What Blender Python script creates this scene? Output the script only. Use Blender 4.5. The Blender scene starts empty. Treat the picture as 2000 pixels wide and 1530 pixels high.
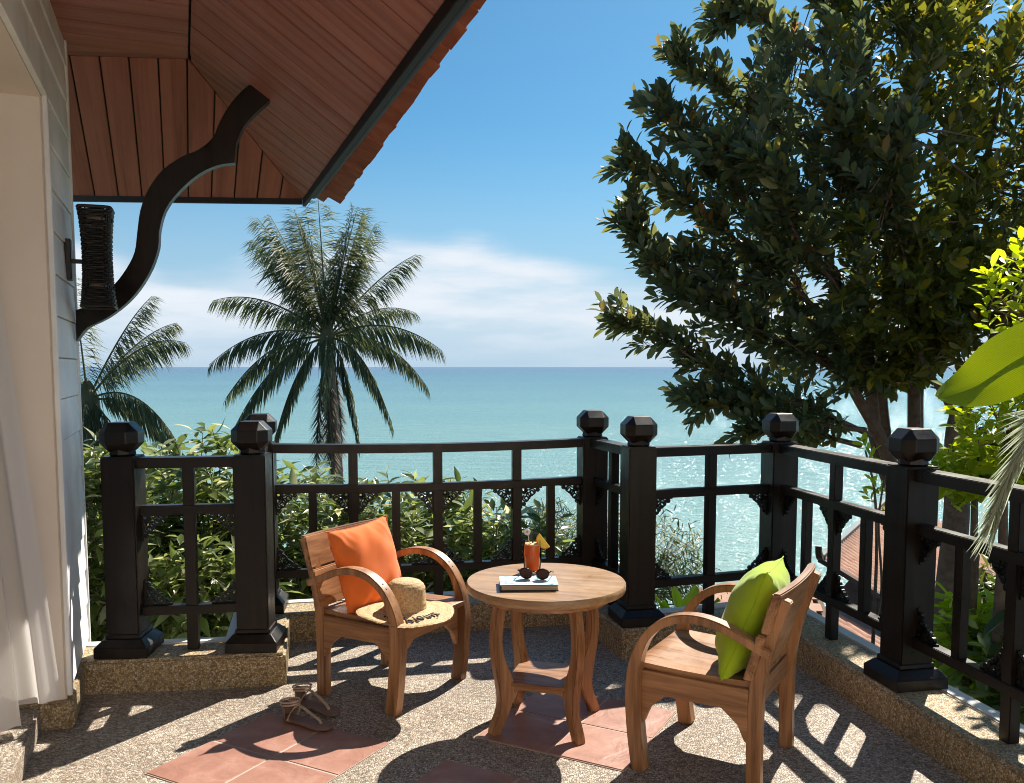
import bpy, bmesh, math, random
import numpy as np
from mathutils import Vector, Matrix

random.seed(7)
rng = np.random.default_rng(11)
scene = bpy.context.scene
R = math.radians
COL = scene.collection

# ------------------------------------------------------------------ camera
cam_d = bpy.data.cameras.new('camera')
cam = bpy.data.objects.new('camera', cam_d)
COL.objects.link(cam)
cam.location = (0, 0, 1.45)
cam.rotation_euler = (R(90) - math.atan(0.082), 0, 0)
cam_d.sensor_width = 36.0
cam_d.lens = 30.6
cam_d.shift_y = 0.0457
cam_d.clip_start = 0.05
cam_d.clip_end = 300000
scene.camera = cam

# ------------------------------------------------------------------ light
SUN_AZ, SUN_EL = 31.0, 46.0
sd = Vector((math.sin(R(SUN_AZ)) * math.cos(R(SUN_EL)), math.cos(R(SUN_AZ)) * math.cos(R(SUN_EL)), math.sin(R(SUN_EL))))
sl = bpy.data.lights.new('sun', 'SUN')
sl.energy = 4.7
sl.angle = R(0.5)
sl.color = (1.0, 0.93, 0.82)
so = bpy.data.objects.new('sun', sl)
COL.objects.link(so)
so.location = (10, 20, 30)
so.rotation_euler = sd.to_track_quat('Z', 'Y').to_euler()

world = bpy.data.worlds.new('World')
scene.world = world
world.use_nodes = True
wn, wl = world.node_tree.nodes, world.node_tree.links
wn.clear()
w_out = wn.new('ShaderNodeOutputWorld')
w_bg = wn.new('ShaderNodeBackground')
w_sky = wn.new('ShaderNodeTexSky')
w_sky.sky_type = 'NISHITA'
w_sky.sun_disc = False
w_sky.sun_elevation = R(SUN_EL)
w_sky.sun_rotation = R(SUN_AZ)
w_sky.air_density = 1.0
w_sky.dust_density = 0.6
w_sky.ozone_density = 2.2
w_bg.inputs[1].default_value = 0.066
# soft cloud banks low over the horizon, all the way round
w_tc = wn.new('ShaderNodeTexCoord')
w_sep = wn.new('ShaderNodeSeparateXYZ')
wl.new(w_tc.outputs['Generated'], w_sep.inputs[0])
w_map = wn.new('ShaderNodeMapping')
w_map.inputs['Scale'].default_value = (1.6, 1.6, 9.0)
w_map.inputs['Location'].default_value = (0.35, 0.1, 0.0)
wl.new(w_tc.outputs['Generated'], w_map.inputs['Vector'])
w_n = wn.new('ShaderNodeTexNoise')
w_n.inputs['Scale'].default_value = 2.3
w_n.inputs['Detail'].default_value = 7
w_n.inputs['Roughness'].default_value = 0.55
wl.new(w_map.outputs[0], w_n.inputs['Vector'])
w_r = wn.new('ShaderNodeMapRange')
w_r.interpolation_type = 'SMOOTHSTEP'
w_r.inputs[1].default_value = 0.39
w_r.inputs[2].default_value = 0.60
wl.new(w_n.outputs[0], w_r.inputs[0])
w_map2 = wn.new('ShaderNodeMapping'); w_map2.inputs['Scale'].default_value = (1.5, 1.5, 0.0); w_map2.inputs['Location'].default_value = (0.9, 0.35, 0)
wl.new(w_tc.outputs['Generated'], w_map2.inputs['Vector'])
w_n2 = wn.new('ShaderNodeTexNoise'); w_n2.inputs['Scale'].default_value = 1.8; w_n2.inputs['Detail'].default_value = 3
wl.new(w_map2.outputs[0], w_n2.inputs['Vector'])
w_t = wn.new('ShaderNodeMath'); w_t.operation = 'MULTIPLY_ADD'; w_t.inputs[1].default_value = -0.235    # height below the bank's top
wl.new(w_n2.outputs[0], w_t.inputs[0]); wl.new(w_sep.outputs[2], w_t.inputs[2])
w_t2 = wn.new('ShaderNodeMath'); w_t2.operation = 'MULTIPLY_ADD'; w_t2.inputs[1].default_value = -0.05
wl.new(w_n.outputs[0], w_t2.inputs[0]); wl.new(w_t.outputs[0], w_t2.inputs[2])
w_e = wn.new('ShaderNodeMapRange'); w_e.interpolation_type = 'SMOOTHSTEP'
w_e.inputs[1].default_value = -0.012; w_e.inputs[2].default_value = -0.05
wl.new(w_t2.outputs[0], w_e.inputs[0])
w_lo = wn.new('ShaderNodeMapRange'); w_lo.interpolation_type = 'SMOOTHSTEP'
w_lo.inputs[1].default_value = -0.01; w_lo.inputs[2].default_value = 0.075; w_lo.inputs[3].default_value = 0.25
wl.new(w_sep.outputs[2], w_lo.inputs[0])
w_r.inputs[3].default_value = 0.45
w_m = wn.new('ShaderNodeMath'); w_m.operation = 'MULTIPLY'
wl.new(w_r.outputs[0], w_m.inputs[0]); wl.new(w_e.outputs[0], w_m.inputs[1])
w_m2 = wn.new('ShaderNodeMath'); w_m2.operation = 'MULTIPLY'
wl.new(w_m.outputs[0], w_m2.inputs[0]); wl.new(w_lo.outputs[0], w_m2.inputs[1])
w_tint = wn.new('ShaderNodeMix'); w_tint.data_type = 'RGBA'; w_tint.blend_type = 'MULTIPLY'
w_tint.inputs[0].default_value = 1.0
w_tint.inputs[7].default_value = (0.36, 0.71, 0.84, 1)        # clear tropical blue
wl.new(w_sky.outputs[0], w_tint.inputs[6])
w_hz = wn.new('ShaderNodeMapRange'); w_hz.interpolation_type = 'SMOOTHERSTEP'   # pale sea haze towards the horizon
w_hz.inputs[1].default_value = 0.30; w_hz.inputs[2].default_value = -0.02
w_hz.inputs[4].default_value = 0.92
wl.new(w_sep.outputs[2], w_hz.inputs[0])
w_mixh = wn.new('ShaderNodeMix'); w_mixh.data_type = 'RGBA'
w_mixh.inputs[7].default_value = (3.6, 5.0, 6.4, 1)
wl.new(w_hz.outputs[0], w_mixh.inputs[0]); wl.new(w_tint.outputs[2], w_mixh.inputs[6])
w_mix = wn.new('ShaderNodeMix'); w_mix.data_type = 'RGBA'
w_mix.inputs[7].default_value = (6.5, 7.0, 7.6, 1)
wl.new(w_m2.outputs[0], w_mix.inputs[0])
wl.new(w_mixh.outputs[2], w_mix.inputs[6])
wl.new(w_mix.outputs[2], w_bg.inputs[0])
wl.new(w_bg.outputs[0], w_out.inputs[0])

scene.render.engine = 'CYCLES'
scene.view_settings.view_transform = 'Standard'
scene.view_settings.look = 'None'
scene.view_settings.gamma = 1.0
scene.view_settings.exposure = 0.95
scene.cycles.use_denoising = True
scene.cycles.filter_width = 1.0
scene.cycles.max_bounces = 5
scene.cycles.diffuse_bounces = 3
scene.cycles.transparent_max_bounces = 6
scene.cycles.use_adaptive_sampling = True
scene.cycles.adaptive_threshold = 0.02
scene.cycles.sample_clamp_indirect = 8.0
scene.cycles.caustics_reflective = False
scene.cycles.caustics_refractive = False

# ------------------------------------------------------------------ helpers
def link(o, parent=None):
    COL.objects.link(o)
    if parent is not None:
        o.parent = parent
    return o

def tag(o, label=None, cat=None, group=None, kind=None):
    if label: o['label'] = label
    if cat: o['category'] = cat
    if group: o['group'] = group
    if kind: o['kind'] = kind
    return o

def empty(name, loc=(0, 0, 0), rz=0.0, parent=None):
    o = bpy.data.objects.new(name, None)
    o.empty_display_size = 0.1
    o.location = loc
    o.rotation_euler = (0, 0, rz)
    return link(o, parent)

class MB:
    def __init__(s):
        s.v = []; s.f = []
    def add(s, vs, fs):
        b = len(s.v)
        s.v += [tuple(p) for p in vs]
        s.f += [tuple(i + b for i in f) for f in fs]
        return s
    def box(s, c, size, m=None):
        x, y, z = size[0] / 2, size[1] / 2, size[2] / 2
        vs = [Vector((a, b, d)) for d in (-z, z) for b in (-y, y) for a in (-x, x)]
        if m is not None: vs = [m @ p for p in vs]
        c = Vector(c)
        vs = [p + c for p in vs]
        return s.add(vs, [(0, 2, 3, 1), (4, 5, 7, 6), (0, 1, 5, 4), (2, 6, 7, 3), (0, 4, 6, 2), (1, 3, 7, 5)])
    def bar(s, p0, p1, w, h, up=(0, 0, 1)):
        return s.sweep([p0, p1], [(w, h)] * 2, up)
    def sweep(s, pts, wh, up=(0, 0, 1), closed_caps=True):
        """rectangle w (sideways) x h (along up-ish) swept along points"""
        pts = [Vector(p) for p in pts]; up = Vector(up)
        n = len(pts); vs = []
        for i, p in enumerate(pts):
            t = (pts[min(i + 1, n - 1)] - pts[max(i - 1, 0)]).normalized()
            side = t.cross(up)
            if side.length < 1e-5: side = Vector((1, 0, 0))
            side.normalize(); u = side.cross(t).normalized()
            w, h = wh[i] if isinstance(wh, list) else wh
            for a, b in ((-1, -1), (1, -1), (1, 1), (-1, 1)):
                vs.append(p + side * (a * w / 2) + u * (b * h / 2))
        fs = []
        for i in range(n - 1):
            for k in range(4):
                a = i * 4 + k; b = i * 4 + (k + 1) % 4
                fs.append((a, b, b + 4, a + 4))
        if closed_caps:
            fs.append((3, 2, 1, 0)); e = (n - 1) * 4; fs.append((e, e + 1, e + 2, e + 3))
        return s.add(vs, fs)
    def tube(s, pts, r, n=8, caps=True):
        pts = [Vector(p) for p in pts]; m = len(pts); vs = []
        prev = None
        for i, p in enumerate(pts):
            t = (pts[min(i + 1, m - 1)] - pts[max(i - 1, 0)])
            t = t.normalized() if t.length > 1e-9 else Vector((0, 0, 1))
            if prev is None:
                a = Vector((0, 0, 1)) if abs(t.z) < 0.9 else Vector((1, 0, 0))
                x = t.cross(a).normalized()
            else:
                x = (prev - t * prev.dot(t))
                x = x.normalized() if x.length > 1e-6 else t.orthogonal().normalized()
            prev = x; y = t.cross(x)
            rr = r[i] if isinstance(r, (list, tuple)) else r
            for k in range(n):
                a = 2 * math.pi * k / n
                vs.append(p + x * (rr * math.cos(a)) + y * (rr * math.sin(a)))
        fs = []
        for i in range(m - 1):
            for k in range(n):
                a = i * n + k; b = i * n + (k + 1) % n
                fs.append((a, b, b + n, a + n))
        if caps:
            fs.append(tuple(range(n))[::-1]); fs.append(tuple((m - 1) * n + k for k in range(n)))
        return s.add(vs, fs)
    def lathe(s, prof, n=40, c=(0, 0, 0), m=None):
        c = Vector(c); vs = []
        for r, z in prof:
            for k in range(n):
                a = 2 * math.pi * k / n
                p = Vector((r * math.cos(a), r * math.sin(a), z))
                if m is not None: p = m @ p
                vs.append(c + p)
        fs = []
        for i in range(len(prof) - 1):
            for k in range(n):
                a = i * n + k; b = i * n + (k + 1) % n
                fs.append((a, b, b + n, a + n))
        if prof[0][0] > 1e-6: fs.append(tuple(range(n))[::-1])
        if prof[-1][0] > 1e-6: fs.append(tuple((len(prof) - 1) * n + k for k in range(n)))
        return s.add(vs, fs)
    def prism(s, poly, o, ux, uy, uz, t):
        """2D polygon (a,b) -> o + a*ux + b*uy, thickness t along uz (centred)"""
        o, ux, uy, uz = Vector(o), Vector(ux), Vector(uy), Vector(uz)
        n = len(poly)
        vs = [o + ux * a + uy * b - uz * (t / 2) for a, b in poly] + [o + ux * a + uy * b + uz * (t / 2) for a, b in poly]
        fs = [tuple(range(n))[::-1], tuple(range(n, 2 * n))]
        for i in range(n):
            j = (i + 1) % n
            fs.append((i, j, j + n, i + n))
        return s.add(vs, fs)
    def grid(s, fn, nu, nv, wrapu=False):
        vs = [fn(i / (nu if wrapu else nu - 1), j / (nv - 1)) for j in range(nv) for i in range(nu)]
        fs = []
        for j in range(nv - 1):
            for i in range(nu if wrapu else nu - 1):
                a = j * nu + i; b = j * nu + (i + 1) % nu
                fs.append((a, b, b + nu, a + nu))
        return s.add(vs, fs)
    def mesh(s, name, mat, bevel=0.0, seg=1, smooth=None, sub=0):
        me = bpy.data.meshes.new(name)
        bm = bmesh.new()
        bv = [bm.verts.new(p) for p in s.v]
        for f in s.f:
            try: bm.faces.new([bv[i] for i in f])
            except ValueError: pass
        bmesh.ops.recalc_face_normals(bm, faces=bm.faces)
        if bevel > 0:
            es = [e for e in bm.edges if len(e.link_faces) == 2 and e.calc_face_angle(0) > R(28)]
            bmesh.ops.bevel(bm, geom=es, offset=bevel, segments=seg, affect='EDGES', clamp_overlap=True)
        bm.to_mesh(me); bm.free()
        if smooth is not None:
            me.shade_smooth()
            me.set_sharp_from_angle(angle=R(smooth))
        if mat is not None: me.materials.append(mat)
        return me
    def build(s, name, mat, parent=None, bevel=0.0, seg=1, smooth=None, kind=None):
        o = bpy.data.objects.new(name, s.mesh(name, mat, bevel, seg, smooth))
        if kind: o['kind'] = kind
        return link(o, parent)

def np_mesh(name, verts, faces, mat, smooth=True):
    """verts (N,3), faces (M,k) all the same k"""
    me = bpy.data.meshes.new(name)
    verts = np.asarray(verts, np.float32); faces = np.asarray(faces, np.int32)
    k = faces.shape[1]
    me.vertices.add(len(verts)); me.vertices.foreach_set('co', verts.ravel())
    me.loops.add(faces.size); me.loops.foreach_set('vertex_index', faces.ravel())
    me.polygons.add(len(faces))
    me.polygons.foreach_set('loop_start', np.arange(0, faces.size, k, dtype=np.int32))
    me.polygons.foreach_set('loop_total', np.full(len(faces), k, np.int32))
    if smooth: me.polygons.foreach_set('use_smooth', np.ones(len(faces), bool))
    me.update(calc_edges=True)
    me.validate()
    if mat is not None: me.materials.append(mat)
    return me

def catmull(pts, per=6):
    pts = [Vector(p) for p in pts]
    out = []
    for i in range(len(pts) - 1):
        p0 = pts[max(i - 1, 0)]; p1 = pts[i]; p2 = pts[i + 1]; p3 = pts[min(i + 2, len(pts) - 1)]
        for k in range(per):
            t = k / per
            out.append(0.5 * ((2 * p1) + (p2 - p0) * t + (2 * p0 - 5 * p1 + 4 * p2 - p3) * t * t + (3 * p1 - p0 - 3 * p2 + p3) * t ** 3))
    out.append(pts[-1])
    return out

# ------------------------------------------------------------------ materials
def mat_new(name):
    m = bpy.data.materials.new(name); m.use_nodes = True
    nt = m.node_tree; nt.nodes.clear()
    out = nt.nodes.new('ShaderNodeOutputMaterial')
    b = nt.nodes.new('ShaderNodeBsdfPrincipled')
    nt.links.new(b.outputs[0], out.inputs[0])
    return m, nt, b, out

def N(nt, t, **kw):
    n = nt.nodes.new(t)
    for k, v in kw.items():
        if k.startswith('i_'):
            key = k[2:]
            key = int(key) if key.isdigit() else key.replace('_', ' ')
            n.inputs[key].default_value = v
        else:
            setattr(n, k, v)
    return n

def ramp(nt, stops):
    r = nt.nodes.new('ShaderNodeValToRGB')
    e = r.color_ramp.elements
    while len(e) < len(stops): e.new(0.5)
    for i, (p, c) in enumerate(stops):
        e[i].position = p; e[i].color = (*c, 1)
    return r

def coords(nt, scale=(1, 1, 1), rand=False, src='Object'):
    tc = N(nt, 'ShaderNodeTexCoord')
    mp = N(nt, 'ShaderNodeMapping'); mp.inputs['Scale'].default_value = scale
    nt.links.new(tc.outputs[src], mp.inputs[0])
    if rand:
        oi = N(nt, 'ShaderNodeObjectInfo')
        mu = N(nt, 'ShaderNodeMath', operation='MULTIPLY'); mu.inputs[1].default_value = 17.3
        nt.links.new(oi.outputs['Random'], mu.inputs[0])
        nt.links.new(mu.outputs[0], mp.inputs['Location'])
    return mp

def bump(nt, b, h, strength=0.3, dist=0.01):
    bp = N(nt, 'ShaderNodeBump'); bp.inputs['Strength'].default_value = strength; bp.inputs['Distance'].default_value = dist
    nt.links.new(h, bp.inputs['Height']); nt.links.new(bp.outputs[0], b.inputs['Normal'])
    return bp

def m_plain(name, col, rough=0.6, noise=0.12, scale=6.0, bmp=0.0, bscale=60, spec=0.5, rand=False, metallic=0.0):
    m, nt, b, out = mat_new(name)
    mp = coords(nt, rand=rand)
    n = N(nt, 'ShaderNodeTexNoise', i_Scale=scale, i_Detail=6.0)
    nt.links.new(mp.outputs[0], n.inputs['Vector'])
    lo = tuple(c * (1 - noise) for c in col); hi = tuple(min(1, c * (1 + noise)) for c in col)
    r = ramp(nt, [(0.3, lo), (0.7, hi)])
    nt.links.new(n.outputs[0], r.inputs[0]); nt.links.new(r.outputs[0], b.inputs['Base Color'])
    b.inputs['Roughness'].default_value = rough
    b.inputs['Specular IOR Level'].default_value = spec
    b.inputs['Metallic'].default_value = metallic
    if bmp > 0:
        n2 = N(nt, 'ShaderNodeTexNoise', i_Scale=bscale, i_Detail=4.0)
        nt.links.new(mp.outputs[0], n2.inputs['Vector'])
        bump(nt, b, n2.outputs[0], bmp, 0.004)
    return m

def m_wood(name, c0, c1, axis='z', rough=0.42, gscale=14.0, stretch=0.06, bmp=0.15, rand=True, coat=0.0):
    m, nt, b, out = mat_new(name)
    sc = {'x': (stretch, 1, 1), 'y': (1, stretch, 1), 'z': (1, 1, stretch)}[axis]
    mp = coords(nt, sc, rand)
    n = N(nt, 'ShaderNodeTexNoise', i_Scale=gscale, i_Detail=5.0, i_Roughness=0.6, i_Distortion=0.6)
    nt.links.new(mp.outputs[0], n.inputs['Vector'])
    n2 = N(nt, 'ShaderNodeTexNoise', i_Scale=gscale * 7, i_Detail=3.0)
    nt.links.new(mp.outputs[0], n2.inputs['Vector'])
    ad = N(nt, 'ShaderNodeMath', operation='MULTIPLY_ADD'); ad.inputs[1].default_value = 0.35
    nt.links.new(n2.outputs[0], ad.inputs[0]); nt.links.new(n.outputs[0], ad.inputs[2])
    mid = tuple((a + c) / 2 for a, c in zip(c0, c1))
    r = ramp(nt, [(0.50, c0), (0.64, mid), (0.80, c1)])
    nt.links.new(ad.outputs[0], r.inputs[0]); nt.links.new(r.outputs[0], b.inputs['Base Color'])
    b.inputs['Roughness'].default_value = rough
    n3 = N(nt, 'ShaderNodeTexNoise', i_Scale=9.0, i_Detail=5.0, i_Roughness=0.7)
    nt.links.new(coords(nt, (1, 1, 1), rand).outputs[0], n3.inputs['Vector'])
    rr_ = N(nt, 'ShaderNodeMapRange'); rr_.inputs[1].default_value = 0.3; rr_.inputs[2].default_value = 0.7
    rr_.inputs[3].default_value = rough - 0.10; rr_.inputs[4].default_value = rough + 0.16
    nt.links.new(n3.outputs[0], rr_.inputs[0]); nt.links.new(rr_.outputs[0], b.inputs['Roughness'])
    b.inputs['Coat Weight'].default_value = coat
    b.inputs['Coat Roughness'].default_value = 0.25
    bump(nt, b, ad.outputs[0], bmp, 0.003)
    return m

def m_pebble(name, cols, cell=0.011, grout=(0.10, 0.085, 0.07)):
    m, nt, b, out = mat_new(name)
    mp = coords(nt)
    nz = N(nt, 'ShaderNodeTexNoise', i_Scale=90.0, i_Detail=2.0)
    nt.links.new(mp.outputs[0], nz.inputs['Vector'])
    vm = N(nt, 'ShaderNodeVectorMath', operation='SCALE'); vm.inputs['Scale'].default_value = 0.006
    nt.links.new(nz.outputs['Color'], vm.inputs[0])
    va = N(nt, 'ShaderNodeVectorMath', operation='ADD')
    nt.links.new(mp.outputs[0], va.inputs[0]); nt.links.new(vm.outputs[0], va.inputs[1])
    v = N(nt, 'ShaderNodeTexVoronoi', i_Scale=1 / cell)
    nt.links.new(va.outputs[0], v.inputs['Vector'])
    ve = N(nt, 'ShaderNodeTexVoronoi', feature='DISTANCE_TO_EDGE', i_Scale=1 / cell)
    nt.links.new(va.outputs[0], ve.inputs['Vector'])
    sp = N(nt, 'ShaderNodeSeparateColor'); nt.links.new(v.outputs['Color'], sp.inputs[0])
    r = ramp(nt, cols); r.color_ramp.interpolation = 'LINEAR'
    nt.links.new(sp.outputs[0], r.inputs[0])
    e = N(nt, 'ShaderNodeMapRange'); e.inputs[1].default_value = 0.0; e.inputs[2].default_value = 0.16
    nt.links.new(ve.outputs['Distance'], e.inputs[0])
    mx = N(nt, 'ShaderNodeMix', data_type='RGBA'); mx.inputs[6].default_value = (*grout, 1)
    nt.links.new(e.outputs[0], mx.inputs[0]); nt.links.new(r.outputs[0], mx.inputs[7])
    # broad wear
    n2 = N(nt, 'ShaderNodeTexNoise', i_Scale=2.2, i_Detail=5.0)
    nt.links.new(mp.outputs[0], n2.inputs['Vector'])
    r2 = ramp(nt, [(0.3, (0.78, 0.76, 0.74)), (0.7, (1.05, 1.05, 1.05))])
    nt.links.new(n2.outputs[0], r2.inputs[0])
    mm = N(nt, 'ShaderNodeMix', data_type='RGBA', blend_type='MULTIPLY'); mm.inputs[0].default_value = 1.0
    nt.links.new(mx.outputs[2], mm.inputs[6]); nt.links.new(r2.outputs[0], mm.inputs[7])
    nt.links.new(mm.outputs[2], b.inputs['Base Color'])
    b.inputs['Roughness'].default_value = 0.62
    bump(nt, b, e.outputs[0], 0.55, 0.004)
    return m

def m_leaf(name, cols, trans=0.45, rough=0.38, tcol=None, scale=3.0, island=True):
    """leaf: glossy front, light shining through; colour differs from leaf to leaf"""
    m, nt, b, out = mat_new(name)
    if island:
        g = N(nt, 'ShaderNodeNewGeometry'); val = g.outputs['Random Per Island']
    else:
        g = N(nt, 'ShaderNodeObjectInfo'); val = g.outputs['Random']
    r = ramp(nt, cols); nt.links.new(val, r.inputs[0])
    nt.links.new(r.outputs[0], b.inputs['Base Color'])
    b.inputs['Roughness'].default_value = rough
    t = N(nt, 'ShaderNodeBsdfTranslucent')
    hs = N(nt, 'ShaderNodeHueSaturation'); hs.inputs['Hue'].default_value = 0.485; hs.inputs['Saturation'].default_value = 1.1; hs.inputs['Value'].default_value = 1.7
    nt.links.new(r.outputs[0], hs.inputs['Color']); nt.links.new(hs.outputs[0], t.inputs[0])
    mx = N(nt, 'ShaderNodeMixShader'); mx.inputs[0].default_value = trans
    nt.links.new(b.outputs[0], mx.inputs[1]); nt.links.new(t.outputs[0], mx.inputs[2])
    nt.links.new(mx.outputs[0], out.inputs[0])
    return m

def m_fabric(name, col, scale=420.0):
    m, nt, b, out = mat_new(name)
    mp = coords(nt)
    w1 = N(nt, 'ShaderNodeTexNoise', i_Scale=scale, i_Detail=2.0)
    nt.links.new(mp.outputs[0], w1.inputs['Vector'])
    n = N(nt, 'ShaderNodeTexNoise', i_Scale=9.0, i_Detail=4.0)
    nt.links.new(mp.outputs[0], n.inputs['Vector'])
    r = ramp(nt, [(0.3, tuple(c * 0.9 for c in col)), (0.7, tuple(min(1, c * 1.06) for c in col))])
    nt.links.new(n.outputs[0], r.inputs[0]); nt.links.new(r.outputs[0], b.inputs['Base Color'])
    b.inputs['Roughness'].default_value = 0.85
    b.inputs['Sheen Weight'].default_value = 0.25
    b.inputs['Specular IOR Level'].default_value = 0.2
    bump(nt, b, w1.outputs[0], 0.25, 0.001)
    return m

M = {}
M['black'] = m_wood('black_stain_wood', (0.0050, 0.0034, 0.0026), (0.0150, 0.0095, 0.0065), 'z', rough=0.36, gscale=26, bmp=0.22)
M['black_x'] = m_wood('black_stain_rail', (0.0050, 0.0034, 0.0026), (0.0150, 0.0095, 0.0065), 'x', rough=0.36, gscale=26, bmp=0.22, rand=True)
for k_ in ('black', 'black_x'):
    M[k_].node_tree.nodes['Principled BSDF'].inputs['Specular IOR Level'].default_value = 0.36
    M[k_].node_tree.nodes['Principled BSDF'].inputs['Roughness'].default_value = 0.3
M['iron'] = m_plain('black_fretwork', (0.006, 0.0048, 0.0042), 0.4, 0.2, spec=0.4)
for ax in 'xyz':
    M['teak_' + ax] = m_wood('teak_' + ax, (0.155, 0.064, 0.025), (0.45, 0.222, 0.098), ax, rough=0.4, gscale=15, bmp=0.14, coat=0.15)
M['teak_top'] = m_wood('teak_top', (0.27, 0.148, 0.066), (0.45, 0.275, 0.142), 'x', rough=0.36, gscale=20, stretch=0.04, bmp=0.08, coat=0.2)
M['pebble'] = m_pebble('pebble_wash_floor', [(0.0, (0.22, 0.155, 0.105)), (0.25, (0.41, 0.32, 0.235)), (0.6, (0.56, 0.46, 0.355)), (1.0, (0.72, 0.64, 0.54))], 0.0088)
M['kerb'] = m_pebble('pebble_wash_kerb', [(0.0, (0.24, 0.145, 0.06)), (0.3, (0.50, 0.355, 0.18)), (0.7, (0.66, 0.51, 0.29)), (1.0, (0.76, 0.66, 0.48))], 0.0088, (0.19, 0.13, 0.07))
M['white'] = m_plain('white_render', (0.76, 0.74, 0.69), 0.8, 0.06, 3.0, 0.15, 80)
M['siding'] = m_plain('white_siding', (0.80, 0.80, 0.79), 0.55, 0.14, 3.5, 0.25, 40)
M['cream'] = m_plain('cream_render', (0.80, 0.715, 0.63), 0.85, 0.06, 2.0, 0.12, 120)
M['plate'] = m_plain('black_metal', (0.012, 0.012, 0.012), 0.45, 0.1)
M['gutter'] = m_plain('dark_gutter_metal', (0.014, 0.015, 0.017), 0.6, 0.2, 10, spec=0.15)
M['soffit'] = m_wood('soffit_boards', (0.25, 0.092, 0.068), (0.39, 0.158, 0.118), 'x', rough=0.62, gscale=12, stretch=0.035, bmp=0.5)
M['soffit'].node_tree.nodes['Principled BSDF'].inputs['Specular IOR Level'].default_value = 0.22
M['orange'] = m_fabric('orange_cotton', (0.86, 0.19, 0.035))
M['lime'] = m_fabric('lime_cotton', (0.36, 0.52, 0.018))

# terracotta floor tile
def m_terracotta(name, c0, c1, c2, rough=0.45, spec=0.5):
    m, nt, b, out = mat_new(name)
    mp = coords(nt, rand=True)
    n = N(nt, 'ShaderNodeTexNoise', i_Scale=5.0, i_Detail=8.0, i_Roughness=0.65)
    nt.links.new(mp.outputs[0], n.inputs['Vector'])
    n.inputs['Distortion'].default_value = 0.8
    r = ramp(nt, [(0.28, c0), (0.5, c1), (0.70, c2)])
    nt.links.new(n.outputs[0], r.inputs[0]); nt.links.new(r.outputs[0], b.inputs['Base Color'])
    v = N(nt, 'ShaderNodeTexNoise', i_Scale=7.0, i_Detail=6.0, i_Distortion=1.2)
    nt.links.new(mp.outputs[0], v.inputs['Vector'])
    bump(nt, b, v.outputs[0], 0.55, 0.012)
    b.inputs['Roughness'].default_value = rough
    b.inputs['Specular IOR Level'].default_value = spec
    return m
M['terra'] = m_terracotta('terracotta_tile', (0.275, 0.124, 0.085), (0.365, 0.18, 0.13), (0.455, 0.26, 0.20))
M['rooftile'] = m_terracotta('roof_tile_clay', (0.20, 0.06, 0.035), (0.33, 0.105, 0.06), (0.42, 0.16, 0.10), 0.8, 0.2)
M['farroof'] = m_terracotta('bungalow_roof_clay', (0.40, 0.21, 0.145), (0.50, 0.30, 0.22), (0.58, 0.39, 0.30), 0.9, 0.1)
M['grout'] = m_plain('pale_grout', (0.45, 0.36, 0.30), 0.9)

# leaf materials
M['shrub'] = m_leaf('shrub_leaf', [(0.0, (0.065, 0.09, 0.03)), (0.4, (0.13, 0.175, 0.05)), (0.75, (0.22, 0.265, 0.085)), (1.0, (0.46, 0.47, 0.30))], 0.48, 0.25)
M['shrub_solo'] = m_leaf('shrub_leaf_large', [(0.0, (0.09, 0.14, 0.03)), (0.6, (0.15, 0.21, 0.05)), (1.0, (0.30, 0.34, 0.15))], 0.42, 0.28, island=False)
M['treeleaf'] = m_leaf('tree_leaf', [(0.0, (0.065, 0.088, 0.05)), (0.5, (0.10, 0.13, 0.06)), (0.85, (0.15, 0.17, 0.06)), (0.97, (0.24, 0.22, 0.05)), (1.0, (0.26, 0.16, 0.06))], 0.45, 0.36)
M['treeleaf2'] = m_leaf('tree_leaf_yellow', [(0.0, (0.06, 0.075, 0.02)), (0.5, (0.11, 0.13, 0.024)), (0.85, (0.18, 0.18, 0.028)), (1.0, (0.32, 0.25, 0.028))], 0.45, 0.36)
M['limeleaf'] = m_leaf('bright_leaf', [(0.0, (0.22, 0.30, 0.03)), (0.5, (0.33, 0.41, 0.04)), (1.0, (0.44, 0.50, 0.07))], 0.6, 0.45)
M['bananaleaf'] = m_leaf('banana_leaf', [(0.0, (0.27, 0.36, 0.012)), (1.0, (0.32, 0.42, 0.015))], 0.6, 0.4, island=False)
def _veins(m):
    nt = m.node_tree
    b = next(n for n in nt.nodes if n.type == 'BSDF_PRINCIPLED')
    mp = coords(nt, (1, 1, 1)); mp.inputs['Rotation'].default_value = (0.2, 0.5, 0.3)
    w = N(nt, 'ShaderNodeTexWave', i_Scale=60.0, i_Distortion=1.6, i_Detail=2.0); w.inputs['Detail Scale'].default_value = 1.0
    nt.links.new(mp.outputs[0], w.inputs['Vector'])
    bump(nt, b, w.outputs['Fac'], 0.5, 0.004)
    t = next(n for n in nt.nodes if n.type == 'BSDF_TRANSLUCENT'); hs = next(n for n in nt.nodes if n.type == 'HUE_SAT')
    mr = N(nt, 'ShaderNodeMapRange'); mr.inputs[3].default_value = 1.05; mr.inputs[4].default_value = 1.95
    nt.links.new(w.outputs['Fac'], mr.inputs[0]); nt.links.new(mr.outputs[0], hs.inputs['Value'])
_veins(M['bananaleaf'])
M['palm'] = m_leaf('palm_leaflet', [(0.0, (0.065, 0.085, 0.042)), (0.6, (0.105, 0.13, 0.062)), (1.0, (0.21, 0.215, 0.105))], 0.36, 0.55)
M['feather'] = m_leaf('pale_feather_leaf', [(0.0, (0.24, 0.28, 0.20)), (1.0, (0.40, 0.43, 0.34))], 0.45, 0.5)
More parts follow.
